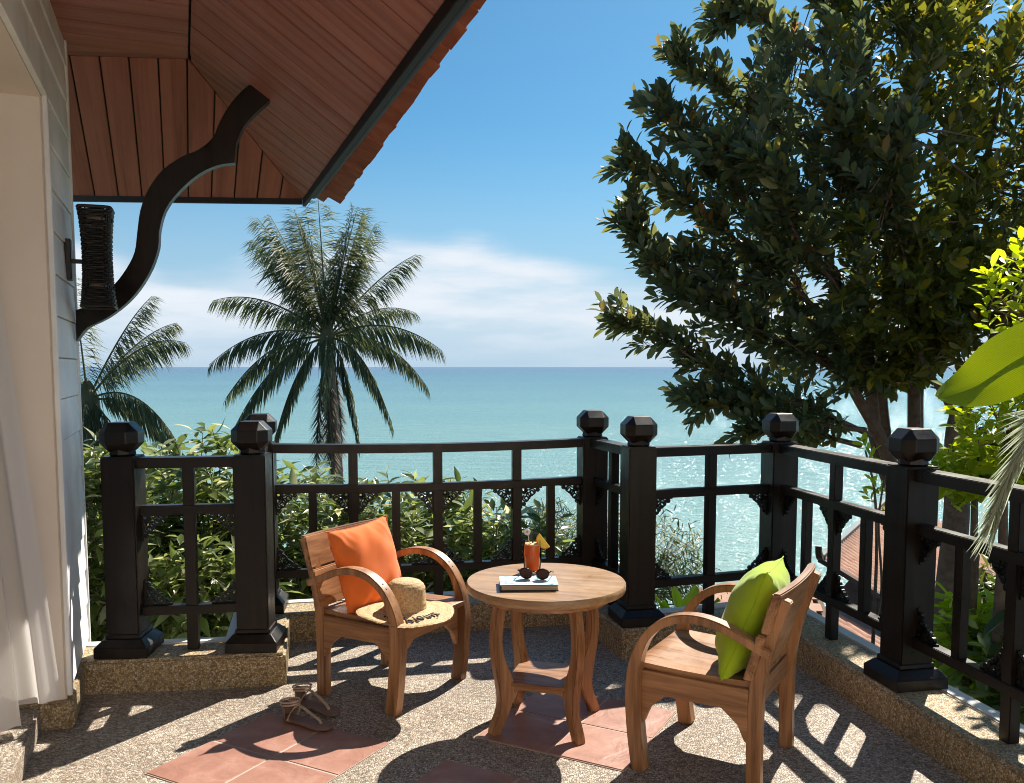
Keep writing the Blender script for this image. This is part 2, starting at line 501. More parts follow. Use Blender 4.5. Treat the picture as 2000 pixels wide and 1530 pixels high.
M['bushleaf'] = m_leaf('olive_bush_leaf', [(0.0, (0.04, 0.06, 0.012)), (0.6, (0.09, 0.12, 0.022)), (1.0, (0.20, 0.21, 0.06))], 0.35, 0.45)
M['rachis'] = m_plain('palm_stalk', (0.12, 0.11, 0.045), 0.6, 0.2)
M['bark'] = m_plain('brown_bark', (0.15, 0.098, 0.07), 0.9, 0.35, 18, 0.8, 40)
M['palmbark'] = m_plain('palm_bark', (0.24, 0.195, 0.16), 0.9, 0.3, 20, 0.6, 30)
M['deadfrond'] = m_plain('dry_frond_brown', (0.26, 0.185, 0.125), 0.9, 0.3, 20)
M['soil'] = m_plain('planted_hillside', (0.028, 0.042, 0.016), 0.95, 0.5, 3.0, 0.6, 8)

def m_sea():
    m, nt, b, out = mat_new('sea_water')
    tc = N(nt, 'ShaderNodeTexCoord')
    sep = N(nt, 'ShaderNodeSeparateXYZ'); nt.links.new(tc.outputs['Object'], sep.inputs[0])
    # shallow turquoise near the shore, deeper blue further out (log distance)
    lg = N(nt, 'ShaderNodeMath', operation='LOGARITHM'); lg.inputs[1].default_value = 10
    mx0 = N(nt, 'ShaderNodeMath', operation='MAXIMUM'); mx0.inputs[1].default_value = 10.0
    nt.links.new(sep.outputs[1], mx0.inputs[0]); nt.links.new(mx0.outputs[0], lg.inputs[0])
    mpn = N(nt, 'ShaderNodeMapping'); mpn.inputs['Scale'].default_value = (0.0025, 0.012, 1)
    nt.links.new(tc.outputs['Object'], mpn.inputs[0])
    pn = N(nt, 'ShaderNodeTexNoise', i_Scale=1.0, i_Detail=4.0); nt.links.new(mpn.outputs[0], pn.inputs['Vector'])
    ma = N(nt, 'ShaderNodeMath', operation='MULTIPLY_ADD'); ma.inputs[1].default_value = 0.55
    nt.links.new(pn.outputs[0], ma.inputs[0]); nt.links.new(lg.outputs[0], ma.inputs[2])
    mr = N(nt, 'ShaderNodeMapRange'); mr.inputs[1].default_value = 1.9; mr.inputs[2].default_value = 3.9
    nt.links.new(ma.outputs[0], mr.inputs[0])
    r = ramp(nt, [(0.0, (0.24, 0.39, 0.345)), (0.35, (0.15, 0.305, 0.315)), (0.65, (0.085, 0.22, 0.285)), (1.0, (0.042, 0.138, 0.255))])
    nt.links.new(mr.outputs[0], r.inputs[0]); nt.links.new(r.outputs[0], b.inputs['Base Color'])
    b.inputs['Roughness'].default_value = 0.09
    b.inputs['IOR'].default_value = 1.333
    # waves
    def wave(scale, det):
        mp = N(nt, 'ShaderNodeMapping'); mp.inputs['Scale'].default_value = scale; mp.inputs['Rotation'].default_value = (0, 0, 0.25)
        nt.links.new(tc.outputs['Object'], mp.inputs[0])
        n = N(nt, 'ShaderNodeTexNoise', i_Scale=1.0, i_Detail=det, i_Roughness=0.6)
        nt.links.new(mp.outputs[0], n.inputs['Vector']); return n.outputs[0]
    a = wave((1.5, 1.7, 1), 5.0); c = wave((0.09, 0.2, 1), 4.0)
    s = N(nt, 'ShaderNodeMath', operation='MULTIPLY_ADD'); s.inputs[1].default_value = 3.0
    nt.links.new(c, s.inputs[0]); nt.links.new(a, s.inputs[2])
    bp = bump(nt, b, s.outputs[0], 1.0, 0.30)
    df = N(nt, 'ShaderNodeBsdfDiffuse'); nt.links.new(r.outputs[0], df.inputs[0]); nt.links.new(bp.outputs[0], df.inputs['Normal'])
    gl = N(nt, 'ShaderNodeBsdfGlossy'); gl.inputs['Roughness'].default_value = 0.09; nt.links.new(bp.outputs[0], gl.inputs['Normal'])
    fr = N(nt, 'ShaderNodeFresnel'); fr.inputs[0].default_value = 1.333; nt.links.new(bp.outputs[0], fr.inputs['Normal'])
    mn = N(nt, 'ShaderNodeMath', operation='MINIMUM'); mn.inputs[1].default_value = 0.5; nt.links.new(fr.outputs[0], mn.inputs[0])
    mx = N(nt, 'ShaderNodeMixShader'); nt.links.new(mn.outputs[0], mx.inputs[0]); nt.links.new(df.outputs[0], mx.inputs[1]); nt.links.new(gl.outputs[0], mx.inputs[2])
    nt.links.new(mx.outputs[0], out.inputs[0])
    return m
M['sea'] = m_sea()

# ================================================================== the setting
# sea and hillside
mb = MB().add([(-90000, 20, -12), (90000, 20, -12), (90000, 140000, -12), (-90000, 140000, -12)], [(0, 1, 2, 3)])
tag(mb.build('sea', M['sea']), kind='structure')

def ground_z(x, y):
    z = -1.75 - 0.36 * max(0.0, y - 5.2) - 0.05 * max(0, x - 1)
    return max(z, -13.5) + 0.12 * math.sin(1.7 * x + 0.6 * y) + 0.1 * math.sin(0.9 * y - 1.1 * x)
def gfn(u, v):
    x = -70 + 140 * u; y = -12 + 62 * v
    return (x, y, ground_z(x, y) if y > 0 else ground_z(x, 0) - 0.05)
tag(MB().grid(gfn, 120, 60).build('hillside_ground', M['soil'], smooth=60), kind='structure')

# ------------------------------------------------------------------ terrace
POST = {'A': (-1.755, 3.905), 'B': (-1.195, 3.985), 'C': (-1.335, 4.60), 'D': (0.462, 4.985),
        'E': (0.640, 4.385), 'F': (1.438, 4.655), 'G': (1.628, 3.515), 'H': (1.835, 2.36), 'I': (2.075, 1.02)}
ORDER = 'ABCDEFGHI'
path = [Vector((-2.16, 3.86))] + [Vector(POST[k]) for k in ORDER] + [Vector((2.48, -1.2))]
def offset(path, d):
    """offset to the right of travel (towards the terrace) by d"""
    out = []
    n = len(path)
    for i in range(n):
        def nrm(a, b):
            t = (b - a).normalized(); return Vector((t.y, -t.x))
        if i == 0: out.append(path[0] + nrm(path[0], path[1]) * d); continue
        if i == n - 1: out.append(path[-1] + nrm(path[-2], path[-1]) * d); continue
        n1 = nrm(path[i - 1], path[i]); n2 = nrm(path[i], path[i + 1])
        b = (n1 + n2); k = d / max(0.3, (1 + n1.dot(n2)))
        out.append(path[i] + b * k)
    return out
KZ = 0.15
inner = offset(path, 0.135); mid = offset(path, -0.085); outer = offset(path, -0.155)
floor_pts = [(p.x, p.y) for p in path] + [(2.6, -3.0), (-3.2, -3.0), (-3.2, 3.5)]
bm = bmesh.new()
f = bm.faces.new([bm.verts.new((x, y, 0)) for x, y in floor_pts])
bmesh.ops.triangulate(bm, faces=bm.faces)
bmesh.ops.recalc_face_normals(bm, faces=bm.faces)
me = bpy.data.meshes.new('terrace_floor'); bm.to_mesh(me); bm.free(); me.materials.append(M['pebble'])
terrace = link(bpy.data.objects.new('terrace_floor', me)); tag(terrace, kind='structure')

def ribbon(prof):
    """prof: list of (offset polyline, z)"""
    mb = MB(); n = len(path); vs = []
    for pl, z in prof: vs += [(p.x, p.y, z) for p in pl]
    fs = []
    k = len(prof)
    for a in range(k):
        b = (a + 1) % k
        for i in range(n - 1):
            fs.append((a * n + i, a * n + i + 1, b * n + i + 1, b * n + i))
    fs.append(tuple(a * n for a in range(k))); fs.append(tuple(a * n + n - 1 for a in range(k)))
    return mb.add(vs, fs)
kerb = ribbon([(inner, -0.06), (inner, KZ), (mid, KZ), (mid, -0.06)]).build('kerb', M['kerb'], bevel=0.014, seg=3, smooth=50)
tag(kerb, kind='structure')
cop = ribbon([(mid, -2.6), (mid, KZ + 0.003), (outer, KZ + 0.003), (outer, -2.6)]).build('white_coping', M['white'], kerb, bevel=0.006, seg=2, smooth=50)

# terracotta tiles laid in fours, set into the pebble floor
ta = Vector((0.472, 0.882)); tb = Vector((0.882, -0.472))
tile_me = MB().box((0, 0, 0), (0.304, 0.304, 0.012)).mesh('floor_tile', M['terra'], bevel=0.0025, seg=1)
ang = math.atan2(tb.y, tb.x)
for ci, (cx, cy) in enumerate(((-0.892, 3.128), (0.275, 3.436), (-0.118, 2.69))):
    g = MB().box((cx, cy, 0.0005), (0.622, 0.622, 0.005), Matrix.Rotation(ang, 3, 'Z')).build('grout_bed', M['grout'], terrace)
    for i in (-0.5, 0.5):
        for j in (-0.5, 0.5):
            o = bpy.data.objects.new('floor_tile', tile_me)
            p = Vector((cx, cy)) + ta * (i * 0.3125) + tb * (j * 0.3125)
            o.location = (p.x, p.y, -0.0005 + random.uniform(-0.0006, 0.0006))
            o.rotation_euler = (random.uniform(-.002, .002), random.uniform(-.002, .002), ang + random.uniform(-0.004, 0.004))
            link(o, terrace)

# ------------------------------------------------------------------ railing
rail = empty('balcony_railing', (0, 0, 0))
tag(rail, 'black stained timber balcony railing with square posts, faceted finials and fretwork', 'railing')
HP = 1.052
POSTROT = R(11)
post_me = MB().box((0, 0, (HP + 0.24) / 2), (0.146, 0.146, HP - 0.24)).mesh('post', M['black'], bevel=0.006, seg=2, smooth=40)
fb = MB().lathe([(0.052, HP - 0.004), (0.060, HP + 0.008), (0.056, HP + 0.03)], 8)
fb_me = fb.mesh('finial', M['black'])
bm = bmesh.new(); bm.from_mesh(fb_me)
bm2 = bmesh.new(); bmesh.ops.create_cube(bm2, size=1.0)
for v in bm2.verts: v.co = Vector((v.co.x * 0.168, v.co.y * 0.168, v.co.z * 0.132 + HP + 0.085))
bmesh.ops.bevel(bm2, geom=list(bm2.edges), offset=0.040, segments=1, affect='EDGES')
bmesh.ops.bevel(bm2, geom=[e for e in bm2.edges], offset=0.0022, segments=1, affect='EDGES')
t_me = bpy.data.meshes.new('t'); bm2.to_mesh(t_me); bm.from_mesh(t_me); bm.to_mesh(fb_me); bm.free(); bm2.free()
def frust(z0, w0, z1, w1):
    return [(-w0, -w0, z0), (w0, -w0, z0), (w0, w0, z0), (-w0, w0, z0), (-w1, -w1, z1), (w1, -w1, z1), (w1, w1, z1), (-w1, w1, z1)], \
           [(3, 2, 1, 0), (4, 5, 6, 7), (0, 1, 5, 4), (1, 2, 6, 5), (2, 3, 7, 6), (3, 0, 4, 7)]
pb = MB(); pb.add(*frust(KZ + 0.001, 0.116, KZ + 0.048, 0.116)); pb.add(*frust(KZ + 0.048, 0.116, KZ + 0.080, 0.086)); pb.add(*frust(KZ + 0.080, 0.079, KZ + 0.100, 0.079))
pl_me = pb.mesh('plinth', M['black'], bevel=0.003, seg=1)
for k in ORDER:
    x, y = POST[k]
    rz = {'A': R(3), 'B': R(3), 'C': R(8)}.get(k, POSTROT)
    p = bpy.data.objects.new('post', post_me); p.location = (x, y, 0); p.rotation_euler = (0, 0, rz); link(p, rail)
    q = bpy.data.objects.new('finial', fb_me); link(q, p); q.rotation_euler = (0, 0, R(random.uniform(-2, 2)))
    q = bpy.data.objects.new('plinth', pl_me); link(q, p)

# carved corner fretwork, one shared mesh: corner at origin, arms along +x and -z
def fret_mesh():
    mb = MB(); th = 0.014
    def rib(pts, w):
        n = len(pts); L = []; Rr = []
        for i in range(n):
            a = Vector(pts[max(i - 1, 0)]); b = Vector(pts[min(i + 1, n - 1)])
            t = (b - a).normalized(); nn = Vector((-t.y, t.x)) * (w / 2)
            c = Vector(pts[i]); L.append(c + nn); Rr.append(c - nn)
        vs = []
        for s in (-th / 2, th / 2):
            for q in L: vs.append((q.x, s, q.y))
            for q in Rr: vs.append((q.x, s, q.y))
        fs = []
        for i in range(n - 1):
            fs.append((i, i + 1, n + i + 1, n + i))
            fs.append((2 * n + i, 3 * n + i, 3 * n + i + 1, 2 * n + i + 1))
            fs.append((i, 2 * n + i, 2 * n + i + 1, i + 1))
            fs.append((n + i, n + i + 1, 3 * n + i + 1, 3 * n + i))
        mb.add(vs, fs)
    def spiral(cx, cz, r0, r1, a0, turns, w, n=15):
        rib([(cx + (r0 + (r1 - r0) * i / n) * math.cos(a0 + turns * 2 * math.pi * i / n),
              cz + (r0 + (r1 - r0) * i / n) * math.sin(a0 + turns * 2 * math.pi * i / n)) for i in range(n + 1)], w)
    S = 0.122
    rib([(0, -0.004), (S, -0.004)], 0.008); rib([(0.004, 0), (0.004, -S)], 0.008)
    for sx in (0, 1):
        def P(a, b): return (a, b) if sx == 0 else (-b, -a)
        def sp(a, b, r0, r1, a0, t, w):
            n = 14
            pts = []
            for i in range(n + 1):
                r = r0 + (r1 - r0) * i / n; an = a0 + t * 2 * math.pi * i / n
                pts.append(P(a + r * math.cos(an), b + r * math.sin(an)))
            rib(pts, w)
        sp(0.066, -0.030, 0.022, 0.006, R(150), -1.45, 0.0075)
        sp(0.098, -0.016, 0.012, 0.004, R(200), 1.2, 0.006)
        sp(0.030, -0.020, 0.011, 0.004, R(-30), 1.3, 0.006)
        rib([P(0.02, -0.004), P(0.045, -0.045), P(0.06, -0.055)], 0.007)
    spiral(0.046, -0.046, 0.013, 0.013, 0, 1.0, 0.007, 12)
    for i in range(8):                                     # beaded slanting edge
        t = (i + 0.3) / 7.6
        a, b = S * (1 - t), -S * t
        wob = 0.004 * math.sin(i * 2.2)
        a -= 0.006; b += 0.006
        mb.add(*[[(a + 0.0085 * math.cos(k * math.pi / 3 + 0.3) + wob * 0, s, b + 0.0085 * math.sin(k * math.pi / 3 + 0.3)) for s in (-th / 2 - .001, th / 2 + .001) for k in range(6)],
                 [tuple(range(6)), tuple(range(11, 5, -1))] + [(k, (k + 1) % 6, 6 + (k + 1) % 6, 6 + k) for k in range(6)]])
    return mb.mesh('fretwork_bracket', M['iron'])
fret = fret_mesh()

Z_TOP = (0.996, 1.043); Z_MID = (0.781, 0.824); Z_BOT = (0.318, 0.360)
def panel(a, b, kind):
    p0 = Vector((*POST[a], 0)); p1 = Vector((*POST[b], 0))
    d = (p1 - p0); L = d.length; t = d / L; side = Vector((t.y, -t.x, 0))
    rz = math.atan2(t.y, t.x)
    root = (p0.x, p0.y, 0)
    sag = 0.014 if kind == 'cd' else 0.0
    s0, s1 = 0.055, L - 0.055
    def lp(s, z, off=0.0): return Vector((s, off, z))
    def obj(mbx, name, mat, bev=0.003):
        o = mbx.build(name, mat, rail, bevel=bev, seg=2, smooth=40)
        o.location = root; o.rotation_euler = (0, 0, rz); return o
    for nm, (z0, z1), w, sg in (('top_rail', Z_TOP, 0.085, sag), ('middle_rail', Z_MID, 0.05, sag), ('bottom_rail', Z_BOT, 0.05, sag * 0.3)):
        n = 10 if sg else 1
        pts = []
        for i in range(n + 1):
            s = s0 + (s1 - s0) * i / n
            pts.append(lp(s, (z0 + z1) / 2 - sg * 4 * (i / n) * (1 - i / n)))
        obj(MB().sweep(pts, (w, z1 - z0)), nm, M['black_x'])
    def zsag(s, k=1.0):
        q = (s - s0) / (s1 - s0); return sag * k * 4 * q * (1 - q)
    if kind == 'cd': longs = [L * 0.262, L * 0.513, L * 0.757]
    else: longs = [L * 0.5]
    for s in longs:
        obj(MB().box((s, 0, (KZ + Z_TOP[0]) / 2 + 0.002 - zsag(s) / 2), (0.05, 0.044, Z_TOP[0] - KZ + 0.004 - zsag(s))), 'baluster', M['black'])
    edges = [0.073] + sum(([s - 0.025, s + 0.025] for s in longs), []) + [L - 0.073]
    bays = [(edges[i], edges[i + 1]) for i in range(0, len(edges), 2)]
    if kind != 'one':
        for u, v in bays:
            c = (u + v) / 2
            z0, z1 = Z_BOT[1] - 0.004 - zsag(c, .3), Z_MID[0] + 0.004 - zsag(c)
            obj(MB().box((c, 0, (z0 + z1) / 2), (0.044, 0.04, z1 - z0)), 'short_baluster', M['black'])
    corners = []
    if kind == 'one': corners = [(edges[0], 1), (edges[-1], -1)]
    else:
        for u, v in bays: corners += [(u, 1), (v, -1)]
    for s, sx in corners:
        for zz, sz in ((Z_MID[0] - zsag(s), 1), (Z_BOT[1] - zsag(s, .3), -1)):
            o = bpy.data.objects.new('fretwork_bracket', fret)
            q = p0 + t * s
            o.location = (q.x, q.y, zz); o.rotation_euler = (0, 0, rz); o.scale = (sx, 1, sz)
            link(o, rail)
panel('A', 'B', 'one'); panel('B', 'C', 'one'); panel('C', 'D', 'cd'); panel('D', 'E', 'one'); panel('E', 'F', 'one')
panel('F', 'G', 'two'); panel('G', 'H', 'two'); panel('H', 'I', 'two')

# ------------------------------------------------------------------ the house: wall, door opening, soffit, roof
hw = Vector((-0.3535, 0.9354, 0)); hn = Vector((0.9354, 0.3535, 0)); HO = Vector((-2.03, 4.07, 0))
UP = Vector((0, 0, 1))
def hp_(s, n, z): return HO - hw * s + hn * n + UP * z     # s towards the camera, n out of the wall
house = empty('house', tuple(HO))
tag(house, 'white boarded bungalow wall with brown boarded eaves and red roof tiles', 'house')
def hobj(mb, name, mat, parent=house, **kw):
    o = mb.build(name, mat, parent, **kw)
    o.matrix_parent_inverse = Matrix.Identity(4)
    o.location = -HO if parent is house else (0, 0, 0)
    return o
def hbox(s0, s1, n0, n1, z0, z1):
    mb = MB(); ps = [hp_(s, n, z) for z in (z0, z1) for n in (n0, n1) for s in (s0, s1)]
    return mb.add(ps, [(0, 2, 3, 1), (4, 5, 7, 6), (0, 1, 5, 4), (2, 6, 7, 3), (0, 4, 6, 2), (1, 3, 7, 5)])
JS, LZ, WT = 0.70, 2.475, 0.42          # jamb position, lintel height, wall top
wall = hobj(hbox(0.0, JS, -0.42, -0.012, -2.5, 3.0), 'wall', M['cream'], bevel=0.006, seg=2)
hobj(hbox(JS - 0.001, 5.2, -0.42, -0.013, LZ, 3.0), 'lintel', M['cream'])
hobj(hbox(-0.035, 0.0, -0.5, 0.012, -2.5, 2.97), 'corner_trim', M['siding'], bevel=0.004)
hobj(hbox(JS - 0.03, JS + 0.006, -0.012, 0.009, 0.13, LZ + 0.01), 'door_trim', M['siding'], bevel=0.004)
z = 0.16; bi = 0
while z < 2.95:
    h = 0.1655; z1 = min(z + h, 2.97)
    s1 = JS - 0.03 if z1 < LZ + 0.03 else 5.2
    a, b_, c, d = 0.0, s1, z + 0.004, z1
    mb = MB()
    lean = 0.004
    mb.add([hp_(a, -0.012, c), hp_(b_, -0.012, c), hp_(b_, 0.004 + lean, c), hp_(a, 0.004 + lean, c),
            hp_(a, -0.012, d), hp_(b_, -0.012, d), hp_(b_, 0.001, d), hp_(a, 0.001, d)],
           [(3, 2, 1, 0), (4, 5, 6, 7), (0, 1, 5, 4), (1, 2, 6, 5), (2, 3, 7, 6), (3, 0, 4, 7)])
    hobj(mb, 'siding_board', M['siding'], bevel=0.002); z += h
# pebbled skirting and the raised threshold
hobj(hbox(JS - 0.02, JS + 0.022, -0.42, 0.014, 0.0, 0.115), 'skirting', M['kerb'], bevel=0.006, seg=2)
hobj(hbox(0.06, JS - 0.02, -0.02, 0.016, 0.0, 0.135), 'skirting', M['kerb'], bevel=0.006, seg=2)
tag(hobj(hbox(JS + 0.022, 2.4, -1.4, -0.105, 0.0, 0.105), 'door_threshold', M['pebble'], bevel=0.01, seg=2))
hobj(hbox(JS - 0.2, 5.2, -3.5, -3.4, 0, 3.0), 'room_wall', M['cream'])
hobj(hbox(JS - 0.35, JS - 0.2, -3.5, -0.425, -2.5, 3.0), 'room_end_wall', M['cream'])
hobj(hbox(JS - 0.2, 5.2, -3.4, -0.425, 2.62, 2.72), 'room_ceiling', M['siding'])
hobj(hbox(JS - 0.15, 5.2, -3.4, -1.41, 0.0, 0.1), 'room_floor', M['teak_x'])

hobj(MB().box((1.1, -1.35, 1.75), (6.5, 0.25, 4.3)), 'bounce_wall', M['cream'])  # unseen wall added behind the camera to bounce warm sunlight as fill
# soffit: right slope, far slope and a level strip along the wall
K = Vector((-1.29, 5.45, 2.475)); FL = Vector((-2.62, 5.30, 2.465)); HIP = Vector((-1.555, 4.32, 2.925))
def on_right(s, inn):       # s back along the right eave from K, inn = distance in from the eave (horizontal)
    p = K - hw * s - hn * inn
    return Vector((p.x, p.y, K.z + slope_r * inn))
inn_h = (K - HIP).dot(hn); s_h = (K - HIP).dot(hw)
slope_r = (HIP.z - K.z) / inn_h
soffit = hobj(MB().add([K, K - hw * 6, K - hw * 6 - hn * inn_h + UP * (HIP.z - K.z), HIP] , [(0, 1, 2, 3)])
              .add([FL, K, HIP, HIP + (FL - K)], [(0, 1, 2, 3)])
              .add([HIP + UP * .0, HIP - hw * 5.2, HIP - hw * 5.2 - hn * 1.2, HIP - hn * 1.2], [(0, 1, 2, 3)]), 'soffit', M['plate'])  # backing coloured black to put deep shade into the gaps between boards
soffit.data.transform(Matrix.Translation((0, 0, 0.03)))
def board(pts4, th, name='soffit_board', axis=None):
    """thin board under the soffit; local x along its length"""
    p = [Vector(q) for q in pts4]
    x = (p[1] - p[0]).normalized(); nrm = x.cross(p[3] - p[0]).normalized()
    if nrm.z > 0: nrm = -nrm
    y = nrm.cross(x)
    o3 = p[0]
    mat = Matrix((x, y, nrm)).transposed()
    inv = mat.transposed()
    vs = [inv @ (q - o3) for q in p]
    mb = MB(); mb.add([tuple(v) for v in vs] + [tuple(v - Vector((0, 0, th))) for v in vs], [(0, 1, 2, 3), (7, 6, 5, 4), (0, 4, 5, 1), (1, 5, 6, 2), (2, 6, 7, 3), (3, 7, 4, 0)])
    o = mb.build(name, M['soffit'], soffit, bevel=0.0022)
    o.location = o3; o.rotation_euler = mat.to_euler()
    return o
gap = 0.008
# right slope boards: run from the eave to the crease (or to the hip line)
BW = 0.158
s = 0.0
while s < 5.6:
    a, b_ = s + 0.0052, s + BW - 0.0052
    ia = inn_h * min(1, a / s_h); ib = inn_h * min(1, b_ / s_h)
    board([on_right(a, 0.0), on_right(a, max(ia - .004, .01)), on_right(b_, max(ib - .004, .01)), on_right(b_, 0.0)], 0.015)
    s += BW
# far slope boards: run from the far eave up to the second crease
far_dir = (FL - K); LF = far_dir.length; far_dir.normalize()
inn_f = -(HIP - K) + far_dir * 0.0
s = 0.0; BW2 = 0.135
hipv = HIP - K
_a = Matrix(((far_dir.x, -hw.x), (far_dir.y, -hw.y))).inverted() @ Vector((hipv.x, hipv.y))
hip_along = _a[0]
perp = hipv - far_dir * hip_along
while s < LF - 0.02:
    a, b_ = s + gap / 2, s + BW2 - gap / 2
    def fp(q, k): return K + far_dir * q + perp * k
    ka = min(1, a / hip_along); kb = min(1, b_ / hip_along)
    board([fp(a, 0), fp(a, max(ka - .004, .02)), fp(b_, max(kb - .004, .02)), fp(b_, 0)], 0.015)
    s += BW2
# level boards between the crease and the wall
board([HIP - hn * 0.01 + far_dir * .0, HIP + far_dir * 1.1, HIP - hn * 1.1 - hw * .0, HIP - hn * 0.02 - hw * .003], 0.0148)
q0 = 0.0
while q0 < 4.6:
    w_ = 0.165
    o0 = HIP - hw * (q0 + gap / 2) - UP * .0; o1 = HIP - hw * (q0 + w_ - gap / 2)
    board([o0 - hn * 0.004, o0 - hn * 1.1, o1 - hn * 1.1, o1 - hn * 0.004], 0.015)
    q0 += w_
# fascia along the far eave, and gutter + fascia along the right eave
hobj(MB().sweep([FL + UP * 0.012 - far_dir * -0.2, K + UP * 0.012], (0.022, 0.085)), 'far_fascia', M['plate'], bevel=0.003)
gd = hn * 0.055
hobj(MB().sweep([K + hn * 0.012 - UP * 0.008, K - hw * 6 + hn * 0.012 - UP * 0.008], (0.022, 0.07)), 'fascia', M['gutter'], bevel=0.003)
gp = []
for i in range(9):
    a = math.pi + math.pi * i / 8
    gp.append((0.062 + 0.036 * math.cos(a), 0.045 + 0.046 * math.sin(a)))
gv = MB(); vs = []
for e in (0.05, 6.0):
    for a, b_ in gp: vs.append(K - hw * e + hn * a + UP * (b_ + 0.0))
for e in (0.05, 6.0):
    for a, b_ in gp: vs.append(K - hw * e + hn * (0.062 + (a - 0.062) * 0.88) + UP * (0.045 + (b_ - 0.045) * 0.88))
n = len(gp); fs = []
for i in range(n - 1):
    fs.append((i, i + 1, n + i + 1, n + i)); fs.append((2 * n + i, 3 * n + i, 3 * n + i + 1, 2 * n + i + 1))
fs.append((0, n, 3 * n, 2 * n)); fs.append((n - 1, 3 * n - 1 + n - n, 2 * n - 1, 2 * n - 1)) if False else None
fs = [f_ for f_ in fs if f_]
fs.append(tuple(range(n)) )
gv.add(vs, fs)
hobj(gv, 'gutter', M['gutter'], smooth=40)
# roof tiles overhanging the eave (seen from below), then the roof deck above
deck = hobj(MB().add([K + hn * 0.03 + UP * 0.07, K - hw * 6 + hn * 0.03 + UP * 0.07, K - hw * 6 - hn * 1.8 + UP * (0.07 + slope_r * 1.83), K - hn * 1.8 + UP * (0.07 + slope_r * 1.83)], [(0, 1, 2, 3)])
            .add([FL + UP * .07, K + UP * .07, HIP + UP * .09, HIP + (FL - K) + UP * .09], [(0, 1, 2, 3)]), 'roof_deck', M['rooftile'])
s = -0.12; ti = 0
while s < 4.9:
    w_ = random.uniform(0.13, 0.20)
    ext = max(0.11, 0.225 - 0.032 * max(0, s)) + random.uniform(-0.003, 0.004)
    if ti == 0: ext = 0.15
    lift = random.uniform(-0.004, 0.004)
    mb = MB()
    sl_ = slope_r * 0.72
    a0 = K - hw * (s + 0.003) + UP * (0.088 + lift); a1 = K - hw * (s + w_ - 0.003) + UP * (0.088 + lift)
    vs = []
    for th in (0.0, 0.016):
        for base, e in ((a0, ext), (a1, ext + random.uniform(-.006, .002))):
            vs.append(base + hn * e - UP * (sl_ * e - th)); vs.append(base - hn * 0.25 + UP * (sl_ * 0.25 + th))
    mb.add(vs, [(0, 1, 3, 2), (4, 6, 7, 5), (0, 2, 6, 4), (1, 5, 7, 3), (0, 4, 5, 1), (2, 3, 7, 6)])
    hobj(mb, 'roof_tile', M['rooftile'], bevel=0.002)
    s += w_; ti += 1

# the curved eave bracket
prof = [(0.016, 1.565), (0.019, 1.709), (0.09, 1.737), (0.185, 1.823), (0.243, 1.899), (0.281, 1.975), (0.295, 2.06), (0.313, 2.167), (0.352, 2.263), (0.416, 2.35), (0.5, 2.411), (0.574, 2.446), (0.637, 2.501), (0.67, 2.572), (0.714, 2.648), (0.768, 2.714), (0.816, 2.756), (0.85, 2.83), (0.95, 2.75), (0.902, 2.689), (0.829, 2.621), (0.775, 2.555), (0.741, 2.479), (0.732, 2.393), (0.655, 2.378), (0.57, 2.334), (0.485, 2.257), (0.421, 2.17), (0.392, 2.073), (0.385, 1.998), (0.351, 1.901), (0.296, 1.809), (0.233, 1.738), (0.149, 1.673), (0.066, 1.63), (0.029, 1.587)]
bd = Vector((0.985, 0.17, 0)).normalized()
def sm(a):
    p = [Vector((x, y_, 0)) for x, y_ in a]
    return [(q.x, q.y) for q in catmull(p, 3)]
left = sm(prof[1:17]); right = sm(prof[18:23]); right2 = sm(prof[23:]);
poly = [prof[0]] + left + [prof[17]] + right[:-1] + [prof[22]] + right2
polyc = [poly[0]]
for q in poly[1:]:
    if (Vector(q) - Vector(polyc[-1])).length > 0.004: polyc.append(q)
hobj(MB().prism(polyc, (-2.012, 4.023, 0), bd, UP, Vector((-bd.y, bd.x, 0)), 0.05), 'eave_bracket', M['black'], bevel=0.002)

# ================================================================== things on the terrace
# ------------------------------------------------------------------ wall lamp
lamp_root = hp_(0.27, 0.0, 1.922)
lamp = empty('wall_lamp', tuple(lamp_root), math.atan2(hn.y, hn.x))     # local x points out of the wall
tag(lamp, 'black woven wicker lamp fixed to the white boarded wall', 'lamp')
MB().box((0.016, 0, -0.01), (0.024, 0.075, 0.175)).build('backplate', M['plate'], lamp, bevel=0.003)
MB().box((0.05, 0, -0.015), (0.05, 0.018, 0.018)).build('arm', M['plate'], lamp, bevel=0.002)
M['wicker'] = m_plain('black_wicker', (0.016, 0.015, 0.0145), 0.5, 0.3, 40)
sh = MB()
nr = 46; H_ = 0.42
def shade_pt(a, zz, off):
    wv = 0.074 + 0.018 * (abs(zz) / (H_ / 2)) ** 2.2
    c, s_ = math.cos(a), math.sin(a)
    e = 0.35
    k = wv + off
    return (0.128 + k * math.copysign(abs(c) ** e, c) * 0.72, k * 1.12 * math.copysign(abs(s_) ** e, s_), zz)
for i in range(nr):
    zz = -H_ / 2 + H_ * (i + 0.5) / nr
    pts = []
    for k in range(41):
        a = 2 * math.pi * k / 40
        pts.append(shade_pt(a, zz + random.uniform(-.0014, .0014), 0.0028 * (1 if (k // 2 + i) % 2 else -1) + random.uniform(-.0006, .0006)))
    if i in (8, 9, 40, 41): pts = pts[:random.randint(28, 34)]
    sh.tube(pts, 0.0052, 4, caps=False)
for k in range(20):
    a = 2 * math.pi * (k + 0.5) / 20
    sh.tube([shade_pt(a, -H_ / 2 + H_ * j / 8, 0.0) for j in range(9)], 0.0035, 4)
for zz in (-H_ / 2, H_ / 2):
    sh.tube([shade_pt(2 * math.pi * k / 40, zz, 0.002) for k in range(41)], 0.006, 5, caps=False)
sh.build('woven_shade', M['wicker'], lamp)
M['bulb'] = m_plain('warm_lamp_glass', (0.55, 0.42, 0.33), 0.4)
